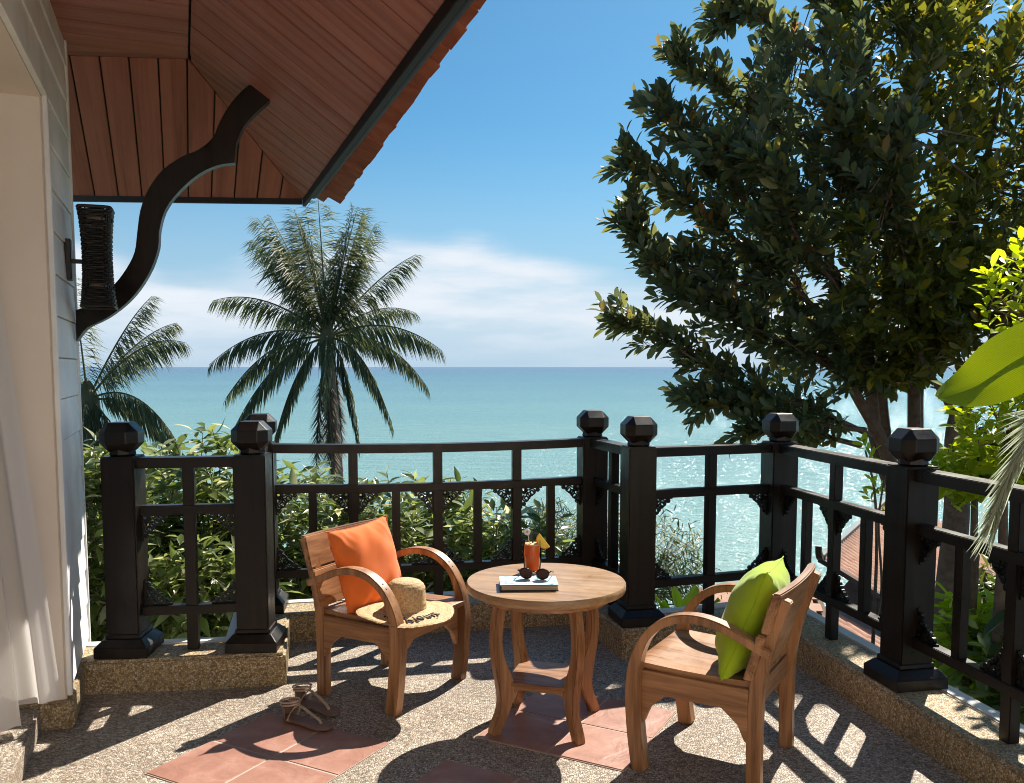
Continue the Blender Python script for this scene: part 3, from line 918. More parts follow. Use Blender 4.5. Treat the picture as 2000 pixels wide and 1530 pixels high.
MB().lathe([(0.0, -0.2), (0.04, -0.2), (0.045, -0.1), (0.045, 0.1), (0.04, 0.2), (0.0, 0.2)], 16, (0.128, 0, 0)).build('diffuser', M['bulb'], lamp, smooth=50)

# ------------------------------------------------------------------ curtain
def m_sheer():
    m, nt, b, out = mat_new('sheer_curtain')
    b.inputs['Base Color'].default_value = (0.80, 0.775, 0.75, 1); b.inputs['Roughness'].default_value = 0.9
    t = N(nt, 'ShaderNodeBsdfTranslucent'); t.inputs[0].default_value = (0.82, 0.79, 0.76, 1)
    tr = N(nt, 'ShaderNodeBsdfTransparent')
    m1 = N(nt, 'ShaderNodeMixShader'); m1.inputs[0].default_value = 0.45
    m2 = N(nt, 'ShaderNodeMixShader'); m2.inputs[0].default_value = 0.10
    nt.links.new(b.outputs[0], m1.inputs[1]); nt.links.new(t.outputs[0], m1.inputs[2])
    nt.links.new(m1.outputs[0], m2.inputs[1]); nt.links.new(tr.outputs[0], m2.inputs[2])
    nt.links.new(m2.outputs[0], out.inputs[0])
    return m
M['sheer'] = m_sheer()
cur = empty('door_curtain', (-1.8, 3.15, 0.12)); tag(cur, 'sheer white curtain hanging in the doorway beside the cream jamb', 'curtain')
def curtain(xa_top, xb_top, xa_bot, xb_bot, y0, ztop, zbot, folds, ph):
    def fn(u, v):
        vv = v
        x = (xa_top + (xb_top - xa_top) * u) * (1 - vv) + (xa_bot + (xb_bot - xa_bot) * u) * vv
        y = y0 + 0.026 * math.sin(folds * 2 * math.pi * (u + 0.05 * math.sin(5 * u + ph)) + ph + 0.9 * vv * math.sin(3 * u)) * (0.45 + 0.7 * vv) * (0.7 + 0.5 * math.sin(7.3 * u + ph)) + 0.008 * math.sin(11 * u + 5 * vv) - 0.05 * vv
        z = ztop + (zbot - ztop) * vv + 0.012 * math.sin(4 * u + ph) * vv
        return (x + 1.8, y - 3.15, z - 0.12)
    return fn
MB().grid(curtain(-2.55, -1.965, -2.45, -1.70, 3.21, 2.52, 0.215, 7.5, 0.3), 110, 26).build('outer_drop', M['sheer'], cur, smooth=60)
MB().grid(curtain(-2.50, -2.02, -2.40, -1.79, 3.13, 2.52, 0.14, 6.0, 1.9), 100, 26).build('inner_drop', M['sheer'], cur, smooth=60)

M['strap_dark'] = m_plain('dark_wood_peg', (0.07, 0.03, 0.014), 0.5)
# ------------------------------------------------------------------ armchairs
def make_chair(loc, rz, label):
    t = empty('armchair', (*loc, 0), rz); tag(t, label, 'armchair', 'pair of teak armchairs at the round table')
    for sx in (-1, 1):
        x = 0.243 * sx
        ctrl = [(x, .205, 0.0), (x, .222, .12), (x, .232, .24), (x, .232, .34), (x, .216, .43), (x, .172, .512), (x, .098, .567), (x, .01, .585), (x, -.08, .572), (x, -.165, .538), (x, -.225, .512), (x, -.25, .504)]
        pts = catmull(ctrl, 4)
        wh = []
        for p in pts:
            k = min(1, max(0, (p.z - 0.30) / 0.2)) if p.y > 0.1 else 1
            wh.append((0.052, 0.056 * (1 - k) + 0.030 * k))
        # up vector = outward so the section stays square to the bend
        mb = MB(); vs = []; n = len(pts)
        for i, p in enumerate(pts):
            tt = (pts[min(i + 1, n - 1)] - pts[max(i - 1, 0)]).normalized()
            nn = Vector((1, 0, 0)).cross(tt).normalized()
            w_, h_ = wh[i]
            for a, b_ in ((-1, -1), (1, -1), (1, 1), (-1, 1)): vs.append(p + Vector((a * w_ / 2, 0, 0)) + nn * (b_ * h_ / 2))
        fs = [(i * 4 + k, i * 4 + (k + 1) % 4, i * 4 + 4 + (k + 1) % 4, i * 4 + 4 + k) for i in range(n - 1) for k in range(4)]
        fs += [(3, 2, 1, 0), tuple((n - 1) * 4 + k for k in range(4))]
        mb.add(vs, fs)
        arm = mb.build('bentwood_arm', M['teak_z'], t, bevel=0.005, seg=2, smooth=35)
        pk = min(range(n), key=lambda i: abs(pts[i].y - .15) + (1 if pts[i].z < .45 else 0))
        tt_ = (pts[pk + 1] - pts[pk - 1]).normalized(); nn_ = Vector((1, 0, 0)).cross(tt_).normalized()
        if nn_.z < 0: nn_ = -nn_
        pg = MB()
        for dd_ in (-.014, .012):
            cc_ = pts[pk] + tt_ * dd_ + nn_ * (wh[pk][1] / 2 + .0004)
            pg.lathe([(0.0, .0006), (0.0042, .0004), (0.0046, -.002)], 8, tuple(cc_), Vector((0, 0, 1)).rotation_difference(nn_).to_matrix())
        pg.build('peg', M['strap_dark'], arm)
        # rear leg: straight below the seat, raked above
        lc = catmull([(0.222 * sx, -.20, 0), (0.222 * sx, -.198, .2), (0.222 * sx, -.205, .38), (0.222 * sx, -.238, .54), (0.222 * sx, -.287, .69)], 5)
        MB().sweep(lc, (0.044, 0.05), (0, 1, 0)).build('rear_leg', M['teak_z'], t, bevel=0.004, seg=2, smooth=35)
        ap = [(-.178, .366), (.208, .366), (.208, .175), (.197, .175), (.172, .235), (.115, .285), (-.085, .285), (-.142, .238), (-.168, .182), (-.178, .182)]
        MB().prism(ap, (0.232 * sx, 0, 0), (0, 1, 0), (0, 0, 1), (1, 0, 0), 0.024).build('side_apron', M['teak_y'], t, bevel=0.002)
    fa = [(-.217, .366), (.217, .366), (.217, .175), (.207, .175), (.178, .24), (.115, .29), (-.115, .29), (-.178, .24), (-.207, .175), (-.217, .175)]
    MB().prism(fa, (0, .21, 0), (1, 0, 0), (0, 0, 1), (0, 1, 0), 0.024).build('front_apron', M['teak_x'], t, bevel=0.002)
    fr = [(-.2, .366), (.2, .366), (.2, .29), (-.2, .29)]
    MB().prism(fr, (0, -.19, 0), (1, 0, 0), (0, 0, 1), (0, 1, 0), 0.024).build('rear_apron', M['teak_x'], t, bevel=0.002)
    # dished plank seat
    def seat(u, v):
        x = (u - .5) * 0.455; y = -0.195 + 0.447 * v
        z = 0.391 - 0.012 * math.sin(math.pi * min(1, v * 1.05)) * (1 - (2 * u - 1) ** 2 * .5) - (0.012 * ((v - .88) / .12) ** 2 if v > .88 else 0)
        return (x, y, z)
    sb = MB().grid(seat, 17, 21)
    nv = len(sb.v)
    sb.v += [(x, y, z - 0.02) for x, y, z in sb.v]
    sb.f += [tuple(i + nv for i in f_)[::-1] for f_ in list(sb.f)]
    ring = [i for i in range(17)] + [17 * j + 16 for j in range(1, 21)] + [17 * 20 + i for i in range(15, -1, -1)] + [17 * j for j in range(19, 0, -1)]
    for i in range(len(ring)):
        a, b_ = ring[i], ring[(i + 1) % len(ring)]
        sb.f.append((a, b_, b_ + nv, a + nv))
    sb.build('seat', M['teak_y'], t, smooth=40)
    # two back slats, slightly curved, on the front of the raked legs
    for z0, z1, yo in ((0.405, 0.566, 0.006), (0.572, 0.712, -0.004)):
        def yb(z): return -.205 + .012 - (z - .38) * 0.262 + yo
        mb = MB(); vs = []; n = 12
        for i in range(n + 1):
            x = -0.268 + 0.536 * i / n
            cv = -0.016 * (1 - (x / 0.268) ** 2)
            for z_, dy in ((z0, 0), (z1, 0), (z1, .030), (z0, .030)): vs.append((x, yb(z_) + dy + cv, z_))
        fs = [(i * 4 + k, i * 4 + (k + 1) % 4, i * 4 + 4 + (k + 1) % 4, i * 4 + 4 + k) for i in range(n) for k in range(4)] + [(3, 2, 1, 0), tuple(n * 4 + k for k in range(4))]
        mb.add(vs, fs).build('back_slat', M['teak_x'], t, bevel=0.005, seg=2, smooth=35)
    return t
chair1 = make_chair((-0.551, 3.858), R(-30.5 - 90), 'teak armchair with the orange cushion and straw hat')
chair2 = make_chair((0.768, 3.15), R(149 - 90), 'teak armchair with the lime green cushion')

# ------------------------------------------------------------------ cushions
def pillow(name, mat, size, thick, seed, label, cat, loc, rot, sx=1.0):
    random.seed(seed)
    n = 41
    ph = [random.uniform(0, 6) for _ in range(6)]
    def surf(sgn):
        def fn(u, v):
            a, b_ = 2 * u - 1, 2 * v - 1
            ed = (1 - a ** 2) * (1 - b_ ** 2)
            h = thick / 2 * (max(0, 1 - abs(a) ** 2.6) ** 0.62) * (max(0, 1 - abs(b_) ** 2.6) ** 0.62)
            pin = 1 - 0.075 * (1 - abs(a) ** 2) * abs(b_) ** 3
            pin2 = 1 - 0.075 * (1 - abs(b_) ** 2) * abs(a) ** 3
            wr = 0.007 * math.sin(9 * a + 7 * b_ + ph[0]) * (abs(a * b_) ** .7) + 0.0035 * math.sin(17 * a * b_ + ph[1]) * ed ** .5 + 0.003 * math.sin(26 * (a - .6 * b_) + ph[3] + 2 * b_) * max(0, abs(a) + abs(b_) - .9)
            crease = 0.008 * math.sin(16 * (a + .8 * b_) + ph[2]) * max(0, -b_ - .3) * (1 - abs(a) ** 2)
            y = sgn * (h + (wr + crease) * (1 if h > .002 else 0))
            return (a * size / 2 * pin2 * sx, y, b_ * size / 2 * pin)
        return fn
    mb = MB().grid(surf(1), n, n); mb.grid(surf(-1), n, n)
    me = mb.mesh(name, mat, smooth=180)
    bm = bmesh.new(); bm.from_mesh(me); bmesh.ops.remove_doubles(bm, verts=bm.verts, dist=0.0006); bmesh.ops.recalc_face_normals(bm, faces=bm.faces); bm.to_mesh(me); bm.free()
    me.shade_smooth()
    o = link(bpy.data.objects.new(name, me)); tag(o, label, cat)
    o.matrix_world = rot
    o.location = loc
    # stitched seam round the edge
    sm_ = MB()
    pts = [surf(1)(0.5 + .5 * c, 0.5 + .5 * d) for c, d in [(-1 + 2 * i / 20, -1) for i in range(20)] + [(1, -1 + 2 * i / 20) for i in range(20)] + [(1 - 2 * i / 20, 1) for i in range(20)] + [(-1, 1 - 2 * i / 20) for i in range(21)]]
    sm_.tube(pts, 0.0022, 5, caps=False).build('seam', mat, o)
    return o
def chair_mat(rz, lx, ly, lz, lean, roll, yaw=0):
    return Matrix.Rotation(rz, 4, 'Z') @ Matrix.Translation((lx, ly, lz)) @ Matrix.Rotation(yaw, 4, 'Z') @ Matrix.Rotation(lean, 4, 'X') @ Matrix.Rotation(roll, 4, 'Y')
def place_pillow(name, mat, ch, lx, ly, lz, lean, roll, yaw, size, thick, seed, label):
    m = Matrix.Translation(ch.location) @ chair_mat(ch.rotation_euler.z, lx, ly, lz, lean, roll, yaw)
    o = pillow(name, mat, size, thick, seed, label, 'cushion', m.to_translation(), m)
    return o
place_pillow('orange_cushion', M['orange'], chair1, 0.035, -0.095, 0.560, R(16), R(3), R(-4), 0.385, 0.135, 3, 'plump orange cushion leaning on the armchair back')
place_pillow('green_cushion', M['lime'], chair2, -0.02, -0.13, 0.560, R(20), R(4), R(5), 0.41, 0.20, 5, 'lime green cushion leaning on the armchair back')
random.seed(21)

# ------------------------------------------------------------------ round table
TX, TY, TH, TR = 0.137, 3.455, 0.591, 0.321
tbl = empty('round_table', (TX, TY, 0), R(-15)); tag(tbl, 'round teak side table with four curved legs and a low shelf', 'table')
MB().lathe([(0.0, TH - 0.036), (TR - 0.012, TH - 0.036), (TR - 0.003, TH - 0.032), (TR, TH - 0.022), (TR, TH - 0.006), (TR - 0.004, TH), (0.0, TH)], 96).build('tabletop', M['teak_top'], tbl, smooth=35)
MB().lathe([(0.245, TH - 0.062), (0.265, TH - 0.062), (0.265, TH - 0.036), (0.245, TH - 0.036)], 48).build('top_ring', M['teak_x'], tbl, smooth=35)
for k in range(4):
    a = R(45 + 90 * k)
    rp = catmull([(r, 0, z) for z, r in ((0, .240), (.03, .232), (.09, .203), (.15, .190), (.21, .196), (.29, .220), (.37, .232), (.45, .226), (.52, .212), (.556, .206))], 4)
    pts = [Vector((p.x * math.cos(a), p.x * math.sin(a), p.z)) for p in rp]
    wd = []
    for p in rp:
        d = 0.042 + 0.026 * math.exp(-((p.z - 0.19) / 0.085) ** 2)
        wd.append((0.040, d))
    rad = Vector((math.cos(a), math.sin(a), 0))
    MB().sweep(pts, wd, tuple(rad)).build('leg', M['teak_z'], tbl, bevel=0.004, seg=2, smooth=35)
MB().box((0, 0, 0.198), (0.275, 0.275, 0.016)).build('shelf', M['teak_x'], tbl, bevel=0.003)
for k in range(4):
    a = R(90 * k); mrot = Matrix.Rotation(a, 3, 'Z')
    sp = [(-.12, .19), (.12, .19), (.12, .155), (.07, .172), (-.07, .172), (-.12, .155)]
    MB().prism(sp, (0, 0, 0), mrot @ Vector((1, 0, 0)), UP, mrot @ Vector((0, 1, 0)), 0.018).build('shelf_rail', M['teak_x'], tbl, bevel=0.002).location = mrot @ Vector((0, 0.118, 0))

# ------------------------------------------------------------------ drink
def m_glass():
    m, nt, b, out = mat_new('clear_glass')
    g = N(nt, 'ShaderNodeBsdfGlossy'); g.inputs['Roughness'].default_value = 0.03
    tr = N(nt, 'ShaderNodeBsdfTransparent'); tr.inputs[0].default_value = (0.97, 0.98, 0.98, 1)
    fr = N(nt, 'ShaderNodeFresnel'); fr.inputs[0].default_value = 1.18
    mx = N(nt, 'ShaderNodeMixShader'); nt.links.new(fr.outputs[0], mx.inputs[0]); nt.links.new(tr.outputs[0], mx.inputs[1]); nt.links.new(g.outputs[0], mx.inputs[2])
    nt.links.new(mx.outputs[0], out.inputs[0])
    return m
M['glass'] = m_glass()
M['juice'] = m_plain('orange_red_juice', (0.80, 0.115, 0.012), 0.25, 0.15, 20)
M['foam'] = m_plain('juice_foam', (0.86, 0.42, 0.18), 0.7, 0.1, 40)
M['straw_black'] = m_plain('black_straw', (0.012, 0.010, 0.010), 0.4)
M['peel'] = m_plain('orange_peel', (0.85, 0.30, 0.02), 0.5, 0.08, 60, 0.2, 200)
M['pulp'] = m_plain('orange_pulp', (0.92, 0.60, 0.06), 0.35, 0.2, 70)
M['stirrer'] = m_plain('pink_white_plastic', (0.78, 0.66, 0.64), 0.4, 0.05)
dr = empty('drink_glass', (0.085, 3.60, TH + 0.0012)); tag(dr, 'tall glass of orange juice with straw and orange slice', 'drink')
def gr(z): return 0.0335 + 0.0055 * math.sin(math.pi * min(1, z / 0.135) * 0.9)
outp = [(gr(z), z) for z in [0.0 + 0.132 * i / 12 for i in range(13)]]
inp = [(gr(z) - 0.0018, z) for z in [0.132 - 0.124 * i / 12 for i in range(13)]]
MB().lathe([(0, 0)] + outp + inp + [(0, 0.008)], 32).build('tumbler', M['glass'], dr, smooth=40)
MB().lathe([(0, 0.0085)] + [(gr(z) - 0.0024, z) for z in [0.009 + 0.106 * i / 10 for i in range(11)]] + [(0, 0.115)], 32).build('juice', M['juice'], dr, smooth=40)
MB().lathe([(0, 0.1155), (gr(.116) - .0026, 0.1155), (gr(.12) - .003, 0.121), (0.01, 0.124), (0, 0.122)], 32).build('foam', M['foam'], dr, smooth=60)
MB().tube([(0.002, 0, 0.10), (0.003, 0.004, 0.155), (0.008, 0.006, 0.168), (0.034, 0.008, 0.205)], 0.0032, 8).build('straw', M['straw_black'], dr, smooth=50)
st = MB().tube([(-0.010, -0.004, 0.11), (-0.018, -0.004, 0.155)], 0.0016, 6)
st.lathe([(0.0, -0.002), (0.0125, -0.002), (0.014, 0.0), (0.0125, 0.002), (0.0, 0.002)], 24, (-0.0215, -0.004, 0.170), Matrix.Rotation(R(80), 3, 'X'))
st.build('stirrer', M['stirrer'], dr, smooth=50)
MB().lathe([(0.0, -0.001), (0.003, -0.001), (0.003, 0.001), (0, .001)], 12, (-0.0215, -0.0068, 0.1705), Matrix.Rotation(R(80), 3, 'X')).build('stirrer_eye', M['straw_black'], dr)
# half slice wedged on the rim
def half_disc(r, th, n=18):
    pl = [(r * math.cos(math.pi * i / n), r * math.sin(math.pi * i / n)) for i in range(n + 1)]
    return pl
sx_, sz_ = Vector((0.62, -0.10, -0.78)).normalized(), Vector((-0.78, 0, -0.62)).normalized()
ny_ = sx_.cross(sz_).normalized(); sz_ = ny_.cross(sx_).normalized()
if sz_.x > 0: sz_ = -sz_
c_ = Vector((0.052, -0.006, 0.136))
MB().prism(half_disc(0.033, 0), c_, sx_, sz_, ny_, 0.0065).build('orange_slice', M['pulp'], dr, bevel=0.0012)
rim = MB(); n = 18; vs = []
for i in range(n + 1):
    a = math.pi * i / n
    for rr, tt in ((0.0332, -.0036), (0.0362, -.0036), (0.0362, .0036), (0.0332, .0036)):
        vs.append(c_ + sx_ * (rr * math.cos(a)) + sz_ * (rr * math.sin(a)) + ny_ * tt)
rim.add(vs, [(i * 4 + k, i * 4 + (k + 1) % 4, i * 4 + 4 + (k + 1) % 4, i * 4 + 4 + k) for i in range(n) for k in range(4)] + [(3, 2, 1, 0), tuple(n * 4 + k for k in range(4))])
rim.build('slice_peel', M['peel'], dr, smooth=40)

# ------------------------------------------------------------------ book
def m_cover():
    m, nt, b, out = mat_new('book_cover_print')
    mp = coords(nt, (1, 1, 1))
    n = N(nt, 'ShaderNodeTexNoise', i_Scale=38.0, i_Detail=3.0); nt.links.new(mp.outputs[0], n.inputs['Vector'])
    r = ramp(nt, [(0.36, (0.10, 0.42, 0.55)), (0.46, (0.62, 0.80, 0.84)), (0.60, (0.80, 0.85, 0.86))])
    nt.links.new(n.outputs[0], r.inputs[0]); nt.links.new(r.outputs[0], b.inputs['Base Color'])
    b.inputs['Roughness'].default_value = 0.3
    return m
M['cover'] = m_cover()
M['pages'] = m_plain('page_edges', (0.50, 0.40, 0.30), 0.9, 0.1, 30)
def m_pages():
    m, nt, b, out = mat_new('page_edges_fine')
    mp = coords(nt, (3, 3, 900)); n = N(nt, 'ShaderNodeTexNoise', i_Scale=1.0, i_Detail=1.0); nt.links.new(mp.outputs[0], n.inputs['Vector'])
    r = ramp(nt, [(0.35, (0.30, 0.22, 0.15)), (0.65, (0.56, 0.45, 0.34))]); nt.links.new(n.outputs[0], r.inputs[0]); nt.links.new(r.outputs[0], b.inputs['Base Color'])
    b.inputs['Roughness'].default_value = 0.9
    return m
M['pages'] = m_pages()
M['coveredge'] = m_plain('dark_book_board', (0.02, 0.02, 0.026), 0.4)
bk = empty('paperback_book', (0.064, 3.352, TH + 0.0012), R(2)); tag(bk, 'paperback book with a pale blue cover lying on the round table', 'book')
MB().box((0, 0, 0.0012), (0.226, 0.140, 0.0024)).build('back_cover', M['coveredge'], bk, bevel=0.0005)
MB().box((0.002, 0.002, 0.0122), (0.216, 0.132, 0.0188)).build('page_block', M['pages'], bk)
MB().box((0, 0, 0.0228), (0.226, 0.140, 0.0022)).build('front_cover', M['coveredge'], bk, bevel=0.0005)
MB().box((0, 0, 0.0243), (0.225, 0.139, 0.0006)).build('cover_print', M['cover'], bk)

# ------------------------------------------------------------------ sunglasses
M['frame'] = m_plain('tortoise_frame', (0.018, 0.010, 0.008), 0.2, 0.4, 60)
def m_lens():
    m, nt, b, out = mat_new('brown_lens')
    b.inputs['Base Color'].default_value = (0.07, 0.028, 0.018, 1); b.inputs['Roughness'].default_value = 0.08
    b.inputs['Specular IOR Level'].default_value = 0.35
    return m
M['lens'] = m_lens()
sg = empty('sunglasses', (0.087, 3.362, TH + 0.0258), R(168)); tag(sg, 'brown sunglasses lying on top of the book', 'sunglasses')
for sx in (-1, 1):
    pts = []
    for i in range(25):
        a = 2 * math.pi * i / 24
        w_ = 0.0255 if math.sin(a) > 0 else 0.024
        pts.append((sx * 0.0335 + w_ * math.cos(a), 0.006 * math.sin(a), 0.024 + 0.0215 * math.sin(a) + 0.002 * (math.cos(a) * sx)))
    MB().tube(pts, 0.0028, 6, caps=False).build('rim', M['frame'], sg, smooth=60)
    c = [p for p in pts[:-1]]
    MB().add(c + [(sx * 0.0335, -0.0035, 0.024)], [(i, (i + 1) % 24, 24) for i in range(24)]).build('lens', M['lens'], sg, smooth=80)
    MB().tube(catmull([(sx * 0.060, 0.002, 0.036), (sx * 0.066, -0.012, 0.034), (sx * 0.064, -0.07, 0.020), (sx * 0.058, -0.105, 0.006), (sx * 0.054, -0.122, 0.0015)], 4), 0.0021, 6).build('temple', M['frame'], sg, smooth=60)
    MB().tube([(sx * 0.060, 0.0, 0.033), (sx * 0.066, -0.004, 0.035)], 0.0032, 6).build('hinge', M['frame'], sg)
MB().tube([(-0.0085, 0.003, 0.029), (-0.004, 0.004, 0.033), (0.004, 0.004, 0.033), (0.0085, 0.003, 0.029)], 0.0024, 6).build('bridge', M['frame'], sg, smooth=60)

# ------------------------------------------------------------------ straw hat
def m_straw():
    m, nt, b, out = mat_new('plaited_straw')
    mp = coords(nt); n = N(nt, 'ShaderNodeTexNoise', i_Scale=120.0, i_Detail=3.0); nt.links.new(mp.outputs[0], n.inputs['Vector'])
    r = ramp(nt, [(0.3, (0.40, 0.235, 0.10)), (0.55, (0.60, 0.42, 0.22)), (0.8, (0.72, 0.56, 0.34))]); nt.links.new(n.outputs[0], r.inputs[0]); nt.links.new(r.outputs[0], b.inputs['Base Color'])
    b.inputs['Roughness'].default_value = 0.75; bump(nt, b, n.outputs[0], 0.6, 0.004)
    return m
M['strawhat'] = m_straw()
HX, HY, HZ = -0.462, 3.705, 0.404
hat = empty('straw_hat', (HX, HY, HZ), R(0)); tag(hat, 'woven straw sun hat with lettered brim lying on the armchair seat', 'hat')
hat.rotation_euler = (R(1.0), R(2), 0)
prof_h = [(0.0, 0.132), (0.03, 0.131), (0.055, 0.126), (0.074, 0.112), (0.083, 0.092), (0.087, 0.06), (0.089, 0.03), (0.092, 0.012), (0.10, 0.004), (0.125, 0.0), (0.165, -0.004), (0.205, -0.010), (0.206, -0.013), (0.16, -0.008), (0.10, -0.001)]
pv = catmull([(a, 0, b_) for a, b_ in prof_h], 4)
hb = MB(); vs = []; nseg = 72; np_ = len(pv)
arc = 0
for i, p in enumerate(pv):
    if i: arc += (p - pv[i - 1]).length
    rid = 0.0016 * math.sin(arc * 2 * math.pi / 0.0085)
    for k in range(nseg):
        a = 2 * math.pi * k / nseg
        rr = p.x
        zz = p.z
        if rr > 0.1: zz += 0.006 * math.sin(2 * a + 0.6) * (rr - .1) / .1 + 0.003 * math.sin(5 * a) * (rr - .1) / .1
        w2 = 0.0008 * math.sin(k * 2.9 + i * 1.7)
        if rr < 0.098: vs.append(((rr + rid + w2) * math.cos(a), (rr + rid + w2) * math.sin(a) * 0.94, zz))
        else: vs.append((rr * math.cos(a), rr * math.sin(a) * 0.97, zz + rid + w2))
hb.add(vs, [(i * nseg + k, i * nseg + (k + 1) % nseg, (i + 1) * nseg + (k + 1) % nseg, (i + 1) * nseg + k) for i in range(np_ - 1) for k in range(nseg)])
hb.build('crown_and_brim', M['strawhat'], hat, smooth=70)
fr_ = MB()                                                    # frayed edge
for k in range(260):
    a = random.uniform(0, 2 * math.pi); r0 = 0.200; ln = random.uniform(0.008, 0.02)
    z0 = -0.010 + 0.006 * math.sin(2 * a + 0.6) + 0.003 * math.sin(5 * a)
    a2 = a + random.uniform(-.06, .06)
    p0 = Vector((r0 * math.cos(a), r0 * math.sin(a) * .97, z0 + .001)); p1 = Vector(((r0 + ln) * math.cos(a2), (r0 + ln) * math.sin(a2) * .97, z0 + random.uniform(-.008, .002)))
    q = (p1 - p0).cross(UP).normalized() * 0.0012
    fr_.add([p0 - q, p0 + q, p1], [(0, 1, 2)]) 
    fr_.add([p0 - q - UP * .0015, p0 + q - UP * .0015, p1], [(0, 2, 1)])
fr_.build('frayed_edge', M['strawhat'], hat)
# black script stitched on the brim
M['ink'] = m_plain('black_yarn', (0.015, 0.013, 0.012), 0.8)
fc = bpy.data.curves.new('brim_lettering', 'FONT'); fc.body = 'Pleniz'; fc.size = 0.072; fc.shear = 0.35; fc.extrude = 0.0012; fc.space_character = 1.12
to = bpy.data.objects.new('t', fc); COL.objects.link(to)
dg = bpy.context.evaluated_depsgraph_get()
tme = bpy.data.meshes.new_from_object(to.evaluated_get(dg)); bpy.data.objects.remove(to)
xs = [v.co.x for v in tme.vertices]; w_ = max(xs)
for v in tme.vertices:
    s_ = v.co.x / 0.165; r_ = 0.132 + v.co.y * 0.95
    a = R(-88) + s_
    zz = -0.0005 - (r_ - .12) * 0.11 + 0.006 * math.sin(2 * a + 0.6) * (r_ - .1) / .1 + 0.003 * math.sin(5 * a) * (r_ - .1) / .1
    v.co = Vector((r_ * math.cos(a) * 1.0, r_ * math.sin(a) * 0.97, zz + 0.0052 + v.co.z))
tme.materials.clear(); tme.materials.append(M['ink'])
lo = link(bpy.data.objects.new('brim_lettering', tme), hat)
dm = MB()
for aa in (-97, -103, -112, -118):
    a = R(aa)
    dm.lathe([(0.0, 0.002), (0.004, 0.002), (0.005, -.004), (0, -.004)], 8, (0.15 * math.cos(a), 0.15 * math.sin(a) * .97, 0.006 * math.sin(2 * a + .6) * .5 + 0.0035))
dm.build('stitched_dots', M['ink'], hat)

# ------------------------------------------------------------------ sandals
M['sole'] = m_plain('brown_leather_sole', (0.21, 0.125, 0.095), 0.5, 0.15, 30)
M['strap'] = m_plain('tan_leather_strap', (0.52, 0.37, 0.26), 0.45, 0.15, 40)
M['beads'] = m_plain('silver_beads', (0.6, 0.57, 0.52), 0.3, 0.1, 40, metallic=0.6)
def sandal(loc, rz, mir, label):
    t = empty('sandal', (*loc, 0.012), rz); tag(t, label, 'sandal', 'pair of leather sandals')
    # local +x = toe; outline of the sole
    ol = [(-.118, 0), (-.112, .022), (-.085, .030), (-.04, .027), (0.0, .026), (.045, .036), (.085, .042), (.112, .034), (.124, .012), (.121, -.012), (.10, -.030), (.06, -.037), (.01, -.030), (-.05, -.027), (-.09, -.029), (-.112, -.020)]
    ol = [(a, b_ * mir) for a, b_ in ol]
    sm2 = [(q.x, q.y) for q in catmull([Vector((a, b_, 0)) for a, b_ in ol + [ol[0]]], 3)][:-1]
    MB().prism(sm2, (0, 0, 0.0055), (1, 0, 0), (0, 1, 0), UP, 0.011).build('sole', M['sole'], t, bevel=0.002, smooth=40)
    MB().prism([(a * .965, b_ * .93) for a, b_ in sm2], (0, 0, 0.0122), (1, 0, 0), (0, 1, 0), UP, 0.0025).build('insole', M['sole'], t, bevel=0.0008)
    # heel cup
    hc = MB(); vs = []
    for j in range(6):
        zz = 0.011 + 0.062 * j / 5
        for i in range(13):
            a = math.pi / 2 + math.pi * i / 12
            vs.append((-.088 + .030 * math.cos(a) - 0.004 * j / 5, (.0285 - .004 * j / 5) * math.sin(a), zz - (0.02 * (abs(i - 6) / 6) ** 2 * (j / 5))))
    hc.add(vs, [(j * 13 + i, j * 13 + i + 1, j * 13 + 14 + i, j * 13 + 13 + i) for j in range(5) for i in range(12)])
    o = hc.build('heel_cup', M['sole'], t, smooth=60); md = o.modifiers.new('thick', 'SOLIDIFY'); md.thickness = 0.003
    # straps
    def strap(pts, w_, name='strap'):
        MB().sweep(catmull(pts, 5), (w_, 0.0028)).build(name, M['strap'], t, smooth=50)
    for zz, ex in ((.068, .0), (.080, .004)):
        pts = [(-.086 + (.040 + ex) * math.cos(a), (.031 + ex * .5) * math.sin(a), zz + .006 * math.cos(a)) for a in [2 * math.pi * i / 12 for i in range(13)]]
        MB().tube(catmull(pts, 3), 0.0042, 6, caps=False).build('ankle_strap', M['strap'], t, smooth=60)
    strap([(-.046, 0, .072), (-.01, 0, .062), (.03, .002 * mir, .044), (.062, .005 * mir, .026), (.076, .006 * mir, .010)], 0.013, 'toe_strap')
    strap([(-.045, .004, .070), (-.055, .024, .050), (-.07, .029, .02), (-.072, .029, .008)], 0.009, 'side_strap')
    strap([(-.045, -.004, .070), (-.055, -.024, .050), (-.07, -.029, .02), (-.072, -.029, .008)], 0.009, 'side_strap')
    bd_ = MB()
    for i in range(5): bd_.lathe([(0, -.003), (.003, 0), (0, .003)], 8, (-.046 + .011 * i, 0.0, .075 - .003 * i))
    bd_.build('bead_trim', M['beads'], t)
    return t
sandal((-0.832, 3.415), R(-29), 1, 'tan strappy leather sandal lying on the terracotta tile edge')
sandal((-0.823, 3.572), R(-32), -1, 'tan strappy leather sandal nearer the armchair leg on the pebble floor')

# ================================================================== planting and background
_tp = 0.082; _p = math.atan(_tp); _y0 = 717 + 1700 * _tp
def spot(x, y, Y):
    """place in the world at depth Y for a direction noted from the photograph"""
    a = (x - 1000) / 1700; b = (_y0 - y) / 1700
    d = (a, math.cos(_p) + b * math.sin(_p), -math.sin(_p) + b * math.cos(_p))
    t = Y / d[1]
    return Vector((d[0] * t, Y, 1.45 + d[2] * t))

